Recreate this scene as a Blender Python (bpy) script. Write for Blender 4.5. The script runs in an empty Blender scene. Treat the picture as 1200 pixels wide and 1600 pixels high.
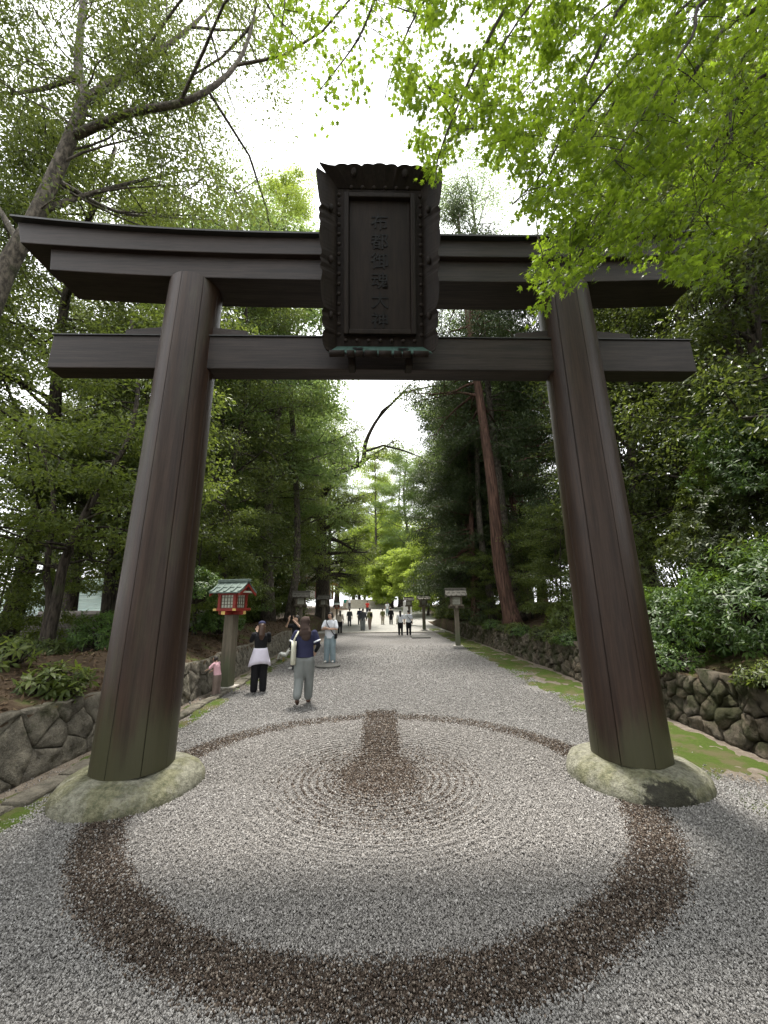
import bpy, bmesh, math, random
import numpy as np
from mathutils import Vector, Matrix, Euler, noise as mnoise

R = math.radians
S = bpy.context.scene
C = S.collection

# ------------------------------------------------------------------ camera
CAM_H, PITCH, ROLL, FPX = 2.0, 13.6, -0.58, 600.0
cd = bpy.data.cameras.new('camera')
cam = bpy.data.objects.new('camera', cd)
C.objects.link(cam)
cam.matrix_world = (Matrix.Translation((0, 0, CAM_H)) @ Matrix.Rotation(R(90 + PITCH), 4, 'X') @ Matrix.Rotation(R(ROLL), 4, 'Z'))
cd.sensor_fit = 'VERTICAL'
cd.sensor_height = 24.0
cd.lens = 24.0 * FPX / 1600.0
cd.clip_start, cd.clip_end = 0.05, 2000
S.camera = cam
CM = cam.matrix_world.to_3x3()

# ------------------------------------------------------------------ sky and sun (bright broken overcast)
SUN_EL, SUN_AZ = 73.0, -8.0          # azimuth from +Y, clockwise; the sun stands ahead, high over the way
world = bpy.data.worlds.new('World')
S.world = world
world.use_nodes = True
wn, wl = world.node_tree.nodes, world.node_tree.links
wn.clear()
w_out = wn.new('ShaderNodeOutputWorld')
w_sky = wn.new('ShaderNodeTexSky')
w_sky.sky_type = 'NISHITA'
w_sky.sun_disc = False
w_sky.sun_elevation = R(SUN_EL)
w_sky.sun_rotation = R(SUN_AZ)
w_sky.air_density, w_sky.dust_density, w_sky.ozone_density = 1.0, 3.0, 1.0
w_bg = wn.new('ShaderNodeBackground')
w_bg.inputs['Strength'].default_value = 0.12
wl.new(w_sky.outputs[0], w_bg.inputs['Color'])
w_cl = wn.new('ShaderNodeBackground')            # the even white cloud deck
w_cl.inputs['Color'].default_value = (0.97, 0.985, 1.0, 1)
w_cl.inputs['Strength'].default_value = 1.0
w_tc = wn.new('ShaderNodeTexCoord')
w_ns = wn.new('ShaderNodeTexNoise')
w_ns.inputs['Scale'].default_value = 3.2
w_ns.inputs['Detail'].default_value = 5
wl.new(w_tc.outputs['Generated'], w_ns.inputs['Vector'])
w_mr = wn.new('ShaderNodeMapRange')
w_mr.inputs['From Min'].default_value = 0.30
w_mr.inputs['From Max'].default_value = 0.46
w_mr.inputs['To Min'].default_value = 0.45
wl.new(w_ns.outputs[0], w_mr.inputs['Value'])
w_mx = wn.new('ShaderNodeMixShader')
wl.new(w_mr.outputs[0], w_mx.inputs[0])
wl.new(w_bg.outputs[0], w_mx.inputs[1])
wl.new(w_cl.outputs[0], w_mx.inputs[2])
wl.new(w_mx.outputs[0], w_out.inputs[0])

sd = bpy.data.lights.new('sun', 'SUN')
sd.energy = 2.6
sd.angle = R(7)
sd.color = (1.0, 0.955, 0.88)
sun = bpy.data.objects.new('sun', sd)
C.objects.link(sun)
_sv = Vector((math.sin(R(SUN_AZ)) * math.cos(R(SUN_EL)), math.cos(R(SUN_AZ)) * math.cos(R(SUN_EL)), math.sin(R(SUN_EL))))
sun.rotation_euler = _sv.to_track_quat('Z', 'Y').to_euler()

S.view_settings.view_transform = 'Standard'
S.view_settings.look = 'None'
S.view_settings.gamma = 1.0
S.view_settings.use_curve_mapping = False
S.view_settings.exposure = 1.7
S.cycles.use_denoising = True
S.cycles.max_bounces = 8
S.cycles.diffuse_bounces = 4
S.cycles.glossy_bounces = 2
S.cycles.transmission_bounces = 5
S.cycles.sample_clamp_indirect = 6.0

# ------------------------------------------------------------------ helpers
def ray(px, py):
    return CM @ Vector(((px - 600) / FPX, (800 - py) / FPX, -1.0))

def at(px, py, Y):
    "world point seen at photograph pixel (px, py), Y metres ahead"
    d = ray(px, py)
    return Vector((0, 0, CAM_H)) + d * (Y / d.y)

def gnd(px, py, z=0.0):
    d = ray(px, py)
    p = Vector((0, 0, CAM_H)) + d * ((z - CAM_H) / d.z)
    return p

def tag(o, label=None, cat=None, group=None, kind=None):
    if label: o['label'] = label
    if cat: o['category'] = cat
    if group: o['group'] = group
    if kind: o['kind'] = kind
    return o

def thing(name, label, cat, loc=(0, 0, 0), rz=0.0, group=None):
    o = bpy.data.objects.new(name, None)
    o.empty_display_size = 0.2
    C.objects.link(o)
    o.location = loc
    o.rotation_euler = (0, 0, rz)
    return tag(o, label, cat, group)

def link(name, me, parent=None):
    o = bpy.data.objects.new(name, me)
    C.objects.link(o)
    if parent is not None:
        o.parent = parent
    return o

def copy_tree(o, parent=None):
    c = o.copy()
    C.objects.link(c)
    c.parent = parent
    for ch in list(o.children):
        copy_tree(ch, c)
    return c

class MB:
    "collects shapes, builds one mesh"
    def __init__(s):
        s.v, s.f = [], []
    def poly(s, pts):
        n = len(s.v)
        s.v += [tuple(p) for p in pts]
        s.f.append(tuple(range(n, n + len(pts))))
        return s
    def box(s, c, sz, rot=None, taper=1.0):
        n = len(s.v)
        hx, hy, hz = sz[0] / 2, sz[1] / 2, sz[2] / 2
        for z in (-1, 1):
            t = taper if z > 0 else 1.0
            for (x, y) in ((-1, -1), (1, -1), (1, 1), (-1, 1)):
                p = Vector((x * hx * t, y * hy * t, z * hz))
                if rot is not None:
                    p = rot @ p
                s.v.append((p[0] + c[0], p[1] + c[1], p[2] + c[2]))
        for q in ((3, 2, 1, 0), (4, 5, 6, 7), (0, 1, 5, 4), (1, 2, 6, 5), (2, 3, 7, 6), (3, 0, 4, 7)):
            s.f.append(tuple(n + i for i in q))
        return s
    def tube(s, pts, rad, k=8, caps=True):
        pts = [Vector(p) for p in pts]
        if not hasattr(rad, '__len__'):
            rad = [rad] * len(pts)
        n0 = len(s.v)
        ref = None
        for i, p in enumerate(pts):
            a = pts[max(i - 1, 0)]
            b = pts[min(i + 1, len(pts) - 1)]
            d = (b - a)
            if d.length < 1e-9: d = Vector((0, 0, 1))
            d.normalize()
            if ref is None:
                ref = Vector((1, 0, 0)) if abs(d.x) < 0.8 else Vector((0, 1, 0))
            u = ref - d * ref.dot(d)
            if u.length < 1e-6: u = d.orthogonal()
            u.normalize()
            ref = u
            w = d.cross(u)
            for j in range(k):
                t = 2 * math.pi * j / k
                q = p + (u * math.cos(t) + w * math.sin(t)) * rad[i]
                s.v.append((q.x, q.y, q.z))
        for i in range(len(pts) - 1):
            for j in range(k):
                a, b = n0 + i * k + j, n0 + i * k + (j + 1) % k
                s.f.append((a, b, b + k, a + k))
        if caps:
            s.f.append(tuple(n0 + j for j in range(k - 1, -1, -1)))
            m = n0 + (len(pts) - 1) * k
            s.f.append(tuple(m + j for j in range(k)))
        return s
    def loft(s, rings, closed=True, caps=True):
        n0, k = len(s.v), len(rings[0])
        for r in rings:
            s.v += [tuple(p) for p in r]
        for i in range(len(rings) - 1):
            for j in range(k if closed else k - 1):
                a, b = n0 + i * k + j, n0 + i * k + (j + 1) % k
                s.f.append((a, b, b + k, a + k))
        if caps:
            s.f.append(tuple(n0 + j for j in range(k - 1, -1, -1)))
            m = n0 + (len(rings) - 1) * k
            s.f.append(tuple(m + j for j in range(k)))
        return s
    def lathe(s, prof, k=20, c=(0, 0, 0)):
        return s.loft([[(c[0] + r * math.cos(2 * math.pi * j / k), c[1] + r * math.sin(2 * math.pi * j / k), c[2] + z) for j in range(k)] for (r, z) in prof])
    def ball(s, c, r, k=10, sc=(1, 1, 1)):
        m = max(4, k // 2)
        return s.loft([[(c[0] + sc[0] * r * math.sin(a) * math.cos(2 * math.pi * j / k), c[1] + sc[1] * r * math.sin(a) * math.sin(2 * math.pi * j / k), c[2] - sc[2] * r * math.cos(a)) for j in range(k)]
                       for a in [0.03 + (math.pi - 0.06) * i / m for i in range(m + 1)]])
    def mesh(s, name, mat=None, smooth=False):
        me = bpy.data.meshes.new(name)
        me.from_pydata(s.v, [], s.f)
        if mat is not None: me.materials.append(mat)
        if smooth: me.polygons.foreach_set('use_smooth', [True] * len(me.polygons))
        me.update()
        return me
    def build(s, name, mat, parent=None, smooth=False, bevel=0.0, seg=2, auto=False):
        o = link(name, s.mesh(name, mat, smooth), parent)
        if bevel > 0:
            b = o.modifiers.new('edge', 'BEVEL')
            b.width = bevel
            b.segments = seg
            b.limit_method = 'ANGLE'
            b.angle_limit = R(35)
        return o

def np_mesh(name, verts, tris, mat, smooth=False, mat_idx=None):
    me = bpy.data.meshes.new(name)
    nv, nt = len(verts), len(tris)
    k = tris.shape[1]
    me.vertices.add(nv)
    me.vertices.foreach_set('co', np.ascontiguousarray(verts, dtype=np.float32).ravel())
    me.loops.add(nt * k)
    me.loops.foreach_set('vertex_index', np.ascontiguousarray(tris, dtype=np.int32).ravel())
    me.polygons.add(nt)
    me.polygons.foreach_set('loop_start', np.arange(0, nt * k, k, dtype=np.int32))
    if smooth:
        me.polygons.foreach_set('use_smooth', np.ones(nt, dtype=bool))
    for m in (mat if isinstance(mat, (list, tuple)) else [mat]):
        me.materials.append(m)
    if mat_idx is not None:
        me.polygons.foreach_set('material_index', np.ascontiguousarray(mat_idx, dtype=np.int32))
    me.update(calc_edges=True)
    return me

# ------------------------------------------------------------------ materials
class NT:
    def __init__(s, name):
        s.m = bpy.data.materials.new(name)
        s.m.use_nodes = True
        s.t = s.m.node_tree
        s.n, s.l = s.t.nodes, s.t.links
        s.n.clear()
        s.out = s.n.new('ShaderNodeOutputMaterial')
    def new(s, typ, **kw):
        n = s.n.new('ShaderNode' + typ)
        ins = kw.pop('ins', {})
        for k, v in kw.items():
            setattr(n, k, v)
        for k, v in ins.items():
            s.set(n.inputs[k], v)
        return n
    def set(s, sock, v):
        if isinstance(v, bpy.types.NodeSocket):
            s.l.new(v, sock)
        elif isinstance(v, (tuple, list)) and len(v) == 3 and sock.type == 'RGBA':
            sock.default_value = (*v, 1)
        else:
            sock.default_value = v
    def math(s, op, a, b=None, c=None, clamp=False):
        n = s.new('Math', operation=op, use_clamp=clamp)
        s.set(n.inputs[0], a)
        if b is not None: s.set(n.inputs[1], b)
        if c is not None: s.set(n.inputs[2], c)
        return n.outputs[0]
    def mix(s, f, a, b, blend='MIX'):
        n = s.new('Mix', data_type='RGBA', blend_type=blend)
        s.set(n.inputs[0], f)
        s.set(n.inputs[6], a)
        s.set(n.inputs[7], b)
        return n.outputs[2]
    def ramp(s, f, stops, interp='LINEAR'):
        n = s.new('ValToRGB')
        cr = n.color_ramp
        cr.interpolation = interp
        while len(cr.elements) < len(stops): cr.elements.new(0.5)
        for e, (p, c) in zip(cr.elements, stops):
            e.position = p
            e.color = (*c, 1) if len(c) == 3 else c
        s.set(n.inputs[0], f)
        return n.outputs[0]
    def step(s, v, a, b):
        n = s.new('MapRange', interpolation_type='SMOOTHSTEP', ins={'From Min': a, 'From Max': b})
        s.set(n.inputs[0], v)
        return n.outputs[0]
    def noise(s, vec, scale, detail=4, rough=0.55, dist=0.0):
        n = s.new('TexNoise', ins={'Scale': scale, 'Detail': detail, 'Roughness': rough, 'Distortion': dist})
        if vec is not None: s.set(n.inputs['Vector'], vec)
        return n.outputs[0]
    def scaled(s, vec, sc):
        n = s.new('Mapping')
        s.set(n.inputs['Vector'], vec)
        n.inputs['Scale'].default_value = sc
        return n.outputs[0]
    def obj(s):
        return s.new('TexCoord').outputs['Object']
    def pos(s):
        return s.new('NewGeometry').outputs['Position']
    def bump(s, h, strength=0.3, dist=0.01):
        return s.new('Bump', ins={'Strength': strength, 'Distance': dist, 'Height': h}).outputs[0]
    def bsdf(s, col, rough=0.6, spec=0.4, normal=None, **kw):
        p = s.new('BsdfPrincipled')
        s.set(p.inputs['Base Color'], col)
        s.set(p.inputs['Roughness'], rough)
        s.set(p.inputs['Specular IOR Level'], spec)
        if normal is not None: s.set(p.inputs['Normal'], normal)
        for k, v in kw.items():
            s.set(p.inputs[k], v)
        return p.outputs[0]
    def done(s, sh):
        s.l.new(sh, s.out.inputs[0])
        return s.m

M = {}
def mat_plain(name, col, rough=0.7, var=0.15, scale=14.0, bump=0.15, spec=0.3, bscale=None):
    t = NT(name)
    o = t.obj()
    n = t.noise(o, scale, 5)
    c = t.mix(n, tuple(x * (1 - var) for x in col), tuple(min(1, x * (1 + var)) for x in col))
    h = t.noise(o, bscale or scale * 4, 3)
    M[name] = t.done(t.bsdf(c, rough, spec, t.bump(h, bump, 0.01)))
    return M[name]

def mat_wood(name, dark, light, stretch, rough=0.5, green=None, spec=0.4, gz=(0.2, 1.3)):
    "weathered painted wood, the grain drawn out along the axis whose stretch is small"
    t = NT(name)
    o = t.obj()
    sc = t.scaled(o, stretch)
    n1 = t.noise(sc, 6, 6, 0.65, 0.6)
    n2 = t.noise(sc, 30, 4, 0.6)
    n3 = t.noise(o, 1.3, 4, 0.6)
    n4 = t.noise(t.scaled(o, tuple(0.16 * q for q in stretch)), 7, 6, 0.7, 0.3)
    c = t.mix(t.step(t.math('ADD', t.math('MULTIPLY', n1, 0.5), t.math('MULTIPLY', n4, 0.5)), 0.36, 0.64), dark, light)
    c = t.mix(t.math('MULTIPLY', n3, 0.55), c, tuple(x * 0.55 for x in dark))
    st = t.step(n2, 0.62, 0.75)
    c = t.mix(t.math('MULTIPLY', st, 0.5), c, tuple(min(1, x * 1.9) for x in light))
    if green is not None:        # algae at the foot of the posts and in a few runs
        z = t.new('SeparateXYZ')
        t.set(z.inputs[0], o)
        lo = t.math('SUBTRACT', 1.0, t.step(z.outputs[2], gz[0], gz[1]))
        nn = t.noise(t.scaled(o, (1.6, 1.6, 0.35)), 1.2, 5, 0.6)
        g = t.math('MULTIPLY', t.step(t.math('ADD', t.math('MULTIPLY', lo, 0.3), nn), 0.50, 0.78), 0.75)
        c = t.mix(g, c, green)
    h = t.math('ADD', t.math('MULTIPLY', n1, 0.6), t.math('MULTIPLY', n2, 0.4))
    M[name] = t.done(t.bsdf(c, t.math('ADD', rough - 0.1, t.math('MULTIPLY', n2, 0.25)), spec, t.bump(h, 0.35, 0.006)))
    return M[name]

def mat_leaf(name, cols, trans, tfac=0.35, rough=0.42, spec=0.45):
    t = NT(name)
    g = t.new('NewGeometry')
    c = t.ramp(g.outputs['Random Per Island'], [(i / (len(cols) - 1), c) for i, c in enumerate(cols)])
    big = t.noise(g.outputs['Position'], 0.45, 3)
    c = t.mix(t.math('MULTIPLY', big, 0.5), c, tuple(x * 0.75 for x in cols[0]))
    d = t.bsdf(c, rough, spec)
    tr = t.new('BsdfTranslucent')
    t.set(tr.inputs[0], t.mix(0.5, t.mix(1.0, c, (2.0, 2.0, 1.2), 'MULTIPLY'), trans))
    mx = t.new('MixShader')
    mx.inputs[0].default_value = tfac
    t.l.new(d, mx.inputs[1])
    t.l.new(tr.outputs[0], mx.inputs[2])
    M[name] = t.done(mx.outputs[0])
    return M[name]

mat_leaf('leaf_dark', [(0.030, 0.044, 0.013), (0.05, 0.074, 0.02), (0.08, 0.11, 0.027), (0.125, 0.15, 0.04)], (0.20, 0.25, 0.035), 0.36, 0.42, 0.4)
mat_leaf('leaf_mid', [(0.05, 0.074, 0.018), (0.08, 0.115, 0.026), (0.115, 0.15, 0.034), (0.16, 0.19, 0.05)], (0.27, 0.34, 0.05), 0.44, 0.45, 0.4)
mat_leaf('leaf_olive', [(0.038, 0.054, 0.017), (0.062, 0.088, 0.025), (0.092, 0.122, 0.033), (0.135, 0.155, 0.045)], (0.22, 0.27, 0.045), 0.42, 0.45, 0.4)
mat_leaf('leaf_pale', [(0.07, 0.115, 0.04), (0.10, 0.155, 0.055), (0.14, 0.20, 0.075), (0.19, 0.24, 0.10)], (0.28, 0.38, 0.10), 0.48, 0.5, 0.3)
mat_leaf('leaf_lime', [(0.11, 0.16, 0.03), (0.16, 0.225, 0.04), (0.21, 0.28, 0.055), (0.26, 0.32, 0.08)], (0.46, 0.54, 0.09), 0.55, 0.5, 0.3)
mat_leaf('leaf_maple', [(0.065, 0.115, 0.016), (0.10, 0.165, 0.018), (0.14, 0.21, 0.022), (0.18, 0.25, 0.028)], (0.30, 0.42, 0.025), 0.48, 0.5, 0.3)
mat_leaf('leaf_shrub', [(0.03, 0.06, 0.016), (0.05, 0.10, 0.022), (0.08, 0.145, 0.03), (0.125, 0.195, 0.04)], (0.20, 0.30, 0.04), 0.34, 0.45, 0.32)
mat_leaf('leaf_cedar', [(0.024, 0.04, 0.016), (0.036, 0.058, 0.02), (0.055, 0.08, 0.028), (0.08, 0.10, 0.036)], (0.10, 0.14, 0.03), 0.24, 0.5, 0.3)
mat_leaf('leaf_litter', [(0.05, 0.03, 0.018), (0.09, 0.055, 0.03), (0.13, 0.085, 0.05), (0.20, 0.15, 0.09)], (0.1, 0.06, 0.03), 0.1, 0.7, 0.2)

def mat_bark(name, dark, light, sc=(9, 9, 1.4), moss=0.35):
    t = NT(name)
    o = t.pos()
    n = t.noise(t.scaled(o, sc), 2.2, 6, 0.65, 0.4)
    c = t.mix(t.step(n, 0.35, 0.68), dark, light)
    m = t.math('MULTIPLY', t.step(t.noise(o, 2.5, 4), 0.55, 0.72), moss)
    c = t.mix(m, c, (0.045, 0.06, 0.022))
    M[name] = t.done(t.bsdf(c, 0.85, 0.2, t.bump(n, 0.9, 0.03)))
mat_bark('bark', (0.018, 0.015, 0.012), (0.085, 0.07, 0.055))
mat_bark('bark_grey', (0.035, 0.03, 0.024), (0.14, 0.12, 0.095), (5, 5, 2.5), 0.5)
mat_bark('bark_cedar', (0.03, 0.017, 0.012), (0.135, 0.076, 0.055), (10, 10, 0.5), 0.15)

mat_wood('wood_post', (0.018, 0.0088, 0.0054), (0.054, 0.030, 0.019), (9, 9, 0.35), 0.43, green=(0.060, 0.062, 0.032), spec=0.34)
mat_wood('wood_beam', (0.010, 0.0062, 0.0048), (0.046, 0.032, 0.026), (0.35, 9, 9), 0.5, spec=0.3)
mat_wood('wood_plaque', (0.010, 0.0072, 0.0058), (0.026, 0.018, 0.0135), (7, 7, 0.5), 0.6, spec=0.14)
mat_wood('wood_lantern', (0.10, 0.085, 0.062), (0.22, 0.19, 0.145), (8, 8, 0.4), 0.75, green=(0.11, 0.125, 0.075), spec=0.2)
mat_wood('wood_roof', (0.085, 0.078, 0.065), (0.19, 0.18, 0.155), (8, 1.0, 8), 0.8, spec=0.2)
mat_plain('copper_cap', (0.022, 0.022, 0.021), 0.45, 0.4, 3, 0.1, 0.4)
mat_plain('copper_green', (0.13, 0.17, 0.15), 0.6, 0.3, 5, 0.12, 0.35)
mat_plain('patina', (0.035, 0.075, 0.062), 0.6, 0.4, 7, 0.12, 0.3)
mat_plain('boss_metal', (0.012, 0.010, 0.008), 0.4, 0.3, 20, 0.1, 0.5)
mat_plain('ink', (0.003, 0.003, 0.003), 0.6, 0.2, 20, 0.05, 0.2)
mat_plain('red_paint', (0.25, 0.028, 0.018), 0.5, 0.3, 8, 0.1, 0.35)
mat_plain('yellow_end', (0.62, 0.45, 0.14), 0.6, 0.2, 8, 0.05, 0.3)
mat_plain('paper', (0.50, 0.52, 0.44), 0.8, 0.08, 6, 0.03, 0.1)
mat_plain('skin', (0.50, 0.33, 0.24), 0.55, 0.08, 30, 0.03, 0.3)
mat_plain('hair', (0.022, 0.016, 0.013), 0.45, 0.4, 60, 0.3, 0.4)
mat_plain('hair_brown', (0.06, 0.032, 0.02), 0.45, 0.4, 60, 0.3, 0.4)
# ------------------------------------------------------------------ the lie of the land
def lerp_tab(y, tab):
    if y <= tab[0][0]: return tab[0][1]
    for (a, va), (b, vb) in zip(tab, tab[1:]):
        if y <= b:
            return va + (vb - va) * (y - a) / (b - a)
    return tab[-1][1]
XL = [(-8, -4.5), (5, -4.3), (10, -4.25), (20, -4.75), (35, -5.2), (62, -5.4)]
XR = [(-8, 4.9), (5.5, 5.0), (13, 5.25), (20, 5.1), (33, 4.7), (62, 4.5)]
def xl(y): return lerp_tab(y, XL)
def xr(y): return lerp_tab(y, XR)
def sstep(v, a, b):
    t = min(1, max(0, (v - a) / (b - a)))
    return t * t * (3 - 2 * t)
def fbm(x, y, s=1.0, o=3, z=0.0):
    return mnoise.fractal(Vector((x * s, y * s, z)), 0.9, 2.0, o)
def ground_z(x, y):
    dl = xl(y) - x
    return -1.5 * sstep(dl, 2.2, 5.5) * (1 - sstep(y, 19, 27)) + 1.5 * sstep(y, 40, 62)

CX, CY = -0.09, 5.15          # middle of the raked circle, between the posts
def ring_masks(t, pos):
    "dark stones of the ring, bar and centre, and dark stripes along the rake ripples"
    sep = t.new('SeparateXYZ'); t.set(sep.inputs[0], pos)
    x = t.math('SUBTRACT', sep.outputs[0], CX)
    y = t.math('SUBTRACT', sep.outputs[1], CY)
    x = t.math('MULTIPLY', x, 0.93)
    r = t.math('SQRT', t.math('ADD', t.math('MULTIPLY', x, x), t.math('MULTIPLY', y, y)))
    wob = t.math('MULTIPLY', t.math('SUBTRACT', t.noise(pos, 1.1, 4, 0.6), 0.5), 0.15)
    rr = t.math('ADD', r, wob)
    ring = t.math('MULTIPLY', t.step(rr, 2.32, 2.45), t.math('SUBTRACT', 1.0, t.step(rr, 2.68, 2.84)))
    back = t.math('SUBTRACT', 1.0, t.math('MULTIPLY', t.step(sep.outputs[1], CY + 0.9, CY + 2.2), 0.25))
    ring = t.math('MULTIPLY', ring, back)
    ax = t.math('ADD', t.math('ABSOLUTE', x), t.math('MULTIPLY', wob, 0.5))
    flare = t.math('ADD', 0.27, t.math('MULTIPLY', t.math('SUBTRACT', 1.0, t.step(y, 0.0, 0.9)), 0.22))
    bar = t.math('MULTIPLY', t.math('SUBTRACT', 1.0, t.step(t.math('SUBTRACT', ax, flare), -0.06, 0.07)),
                 t.math('MULTIPLY', t.step(y, -0.1, 0.15), t.math('SUBTRACT', 1.0, t.step(y, 2.9, 3.1))))
    blob = t.math('SUBTRACT', 1.0, t.step(rr, 0.28, 0.74))
    rip = t.math('SINE', t.math('MULTIPLY', r, 2 * math.pi / 0.082))
    fade = t.math('MULTIPLY', t.step(r, 0.30, 0.5), t.math('SUBTRACT', 1.0, t.step(r, 0.7, 1.4)))
    rip = t.math('MULTIPLY', t.math('MULTIPLY', t.step(rip, -0.2, 0.8), fade), 0.8)  # dark stripes put into the colour along the rake ripples
    m = t.math('MAXIMUM', t.math('MAXIMUM', ring, bar), t.math('MAXIMUM', blob, rip))
    return t.math('MULTIPLY', m, 0.88), r

LIGHT = [(0.0, (0.135, 0.128, 0.121)), (0.25, (0.19, 0.181, 0.172)), (0.6, (0.245, 0.234, 0.223)), (0.88, (0.305, 0.293, 0.28)), (1.0, (0.42, 0.41, 0.395))]
DARK = [(0.0, (0.030, 0.021, 0.0155)), (0.5, (0.064, 0.046, 0.034)), (0.8, (0.11, 0.082, 0.062)), (1.0, (0.28, 0.24, 0.20))]

def gravel_colour(t, rnd, pos):
    m, r = ring_masks(t, pos)
    wn_ = t.new('TexWhiteNoise', noise_dimensions='1D')
    t.set(wn_.inputs['W'], t.math('MULTIPLY', rnd, 917.3))
    pick = t.math('LESS_THAN', wn_.outputs[0], m)
    lt = t.ramp(rnd, LIGHT)
    inside = t.math('SUBTRACT', 1.0, t.step(r, 2.35, 2.5))
    lt = t.mix(t.math('MULTIPLY', inside, 0.8), lt, t.mix(1.0, lt, (1.08, 1.055, 1.035), 'MULTIPLY'))
    return t.mix(pick, lt, t.ramp(rnd, DARK)), m

# pebble material: one random value for each stone
t = NT('pebble')
oi = t.new('ObjectInfo')
c, _ = gravel_colour(t, oi.outputs['Random'], t.new('ObjectInfo').outputs['Location'])
c = t.mix(t.math('MULTIPLY', t.noise(t.obj(), 2.0, 3), 0.35), c, t.mix(1.0, c, (0.5, 0.5, 0.5), 'MULTIPLY'))
M['pebble'] = t.done(t.bsdf(c, 0.75, 0.25))

# ground sheet: packed gravel on the way, earth elsewhere
t = NT('ground')
p = t.pos()
v1 = t.new('TexVoronoi', feature='F1', ins={'Scale': 58.0}); t.set(v1.inputs['Vector'], p)
vs = t.new('SeparateColor'); t.set(vs.inputs[0], v1.outputs['Color'])
gc, _ = gravel_colour(t, vs.outputs[0], v1.outputs['Position'])
gc = t.mix(t.math('MULTIPLY', t.step(v1.outputs['Distance'], 0.006, 0.016), 0.0), gc, (0.05, 0.045, 0.04))
gc = t.mix(1.0, gc, (0.86, 0.86, 0.86), 'MULTIPLY')
patch = t.noise(p, 0.35, 5, 0.6)
gc = t.mix(t.math('MULTIPLY', t.step(patch, 0.45, 0.7), 0.35), gc, t.mix(1.0, gc, (0.72, 0.68, 0.62), 'MULTIPLY'))
sep = t.new('SeparateXYZ'); t.set(sep.inputs[0], p)
wob = t.math('MULTIPLY', t.math('SUBTRACT', t.noise(p, 0.9, 5, 0.65), 0.5), 1.3)
xx = t.math('ADD', sep.outputs[0], wob)
side = t.math('MAXIMUM', t.math('SUBTRACT', 1.0, t.step(xx, -3.95, -3.35)), t.step(xx, 3.75, 4.25))
near = t.math('SUBTRACT', 1.0, t.step(sep.outputs[1], 26, 44))
side = t.math('MULTIPLY', side, near)
n = t.noise(p, 7, 6, 0.7)
earth = t.ramp(n, [(0.25, (0.07, 0.055, 0.04)), (0.5, (0.17, 0.14, 0.11)), (0.8, (0.28, 0.245, 0.20))])
far_e = t.math('MAXIMUM', t.math('SUBTRACT', 1.0, t.step(sep.outputs[0], -6.6, -5.6)), t.step(sep.outputs[0], 5.2, 6.2))
earth = t.mix(far_e, earth, t.ramp(n, [(0.25, (0.03, 0.022, 0.015)), (0.55, (0.075, 0.055, 0.038)), (0.85, (0.13, 0.10, 0.07))]))
col = t.mix(t.math('MAXIMUM', side, far_e), gc, earth)
paved = t.math('MULTIPLY', t.step(sep.outputs[1], 29.6, 30.4), t.math('SUBTRACT', 1.0, far_e))
col = t.mix(t.math('MULTIPLY', paved, 0.8), col, t.mix(t.noise(p, 2, 5), (0.34, 0.33, 0.30), (0.46, 0.45, 0.41)))
hb = t.math('ADD', t.math('SUBTRACT', 0.02, v1.outputs['Distance']), t.math('MULTIPLY', n, 0.02))
M['ground'] = t.done(t.bsdf(col, 0.85, 0.2, t.bump(hb, 0.5, 0.25)))

# one sheet out to the horizon, finer near the way
xs = [-400, -250, -150, -90, -60, -45, -35, -28, -22, -18, -15, -13] + [i * 0.5 for i in range(-24, 25)] + [13, 15, 18, 22, 28, 35, 45, 60, 90, 150, 250, 400]
ys = [-400, -200, -100, -50, -25, -15, -10] + [i * 0.5 for i in range(-16, 61)] + [32, 35, 39, 44, 50, 57, 66, 78, 95, 120, 160, 220, 300, 420]
g = MB()
for y in ys:
    for x in xs:
        g.v.append((x, y, ground_z(x, y)))
nx = len(xs)
for j in range(len(ys) - 1):
    for i in range(nx - 1):
        a = j * nx + i
        g.f.append((a, a + 1, a + nx + 1, a + nx))
tag(g.build('ground', M['ground'], None, True), 'grey gravel approach and earth of the shrine wood', 'ground', kind='structure')

# loose gravel: real stones on the near part of the way
rng = np.random.default_rng(7)
def gravel_points():
    out = []
    for (y0, y1, dens) in ((1.4, 3.2, 12500), (3.2, 5.0, 8000), (5.0, 7.5, 4200), (7.5, 11.0, 1600), (11, 22, 700)):
        hw = min(4.6, y1 + 1.2)
        n = int((y1 - y0) * 2 * hw * dens)
        x = rng.uniform(-hw, hw, n); y = rng.uniform(y0, y1, n)
        edge = 3.7 + 0.35 * np.sin(y * 1.7) + 0.2 * np.sin(y * 4.1 + 1)
        edge_l = 3.45 + 0.3 * np.sin(y * 1.3 + 2) + 0.15 * np.sin(y * 3.7)
        keep = np.where(x > 0, x < edge + rng.normal(0, 0.22, n), -x < edge_l + rng.normal(0, 0.3, n))
        x, y = x[keep], y[keep]
        if y0 >= 11:
            k = rng.random(len(x)) < np.clip(1.02 - (y - 11) / 11, 0, 1) ** 1.5
            x, y = x[k], y[k]
        # none inside the base stones
        for (bx, by, br) in ((-2.91, 4.97, 0.70), (2.91, 5.13, 0.70)):
            k = (x - bx) ** 2 + (y - by) ** 2 > br * br
            x, y = x[k], y[k]
        size = rng.lognormal(0, 0.28, len(x)) * np.minimum(0.0037 + 0.0006 * y, 0.0105)
        r = np.hypot((x - CX) * 0.93, y - CY)
        fade = np.clip((r - 0.25) / 0.3, 0, 1) * np.clip((2.1 - r) / 1.0, 0, 1)
        z = size * 0.25 + 0.012 + 0.011 * np.sin(r * 2 * np.pi / 0.082) * fade
        out.append(np.stack([x, y, z, size], 1))
    return np.concatenate(out)
gp = gravel_points()
gm = bpy.data.meshes.new('gravel')
gm.vertices.add(len(gp))
gm.vertices.foreach_set('co', gp[:, :3].astype(np.float32).ravel())
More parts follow.
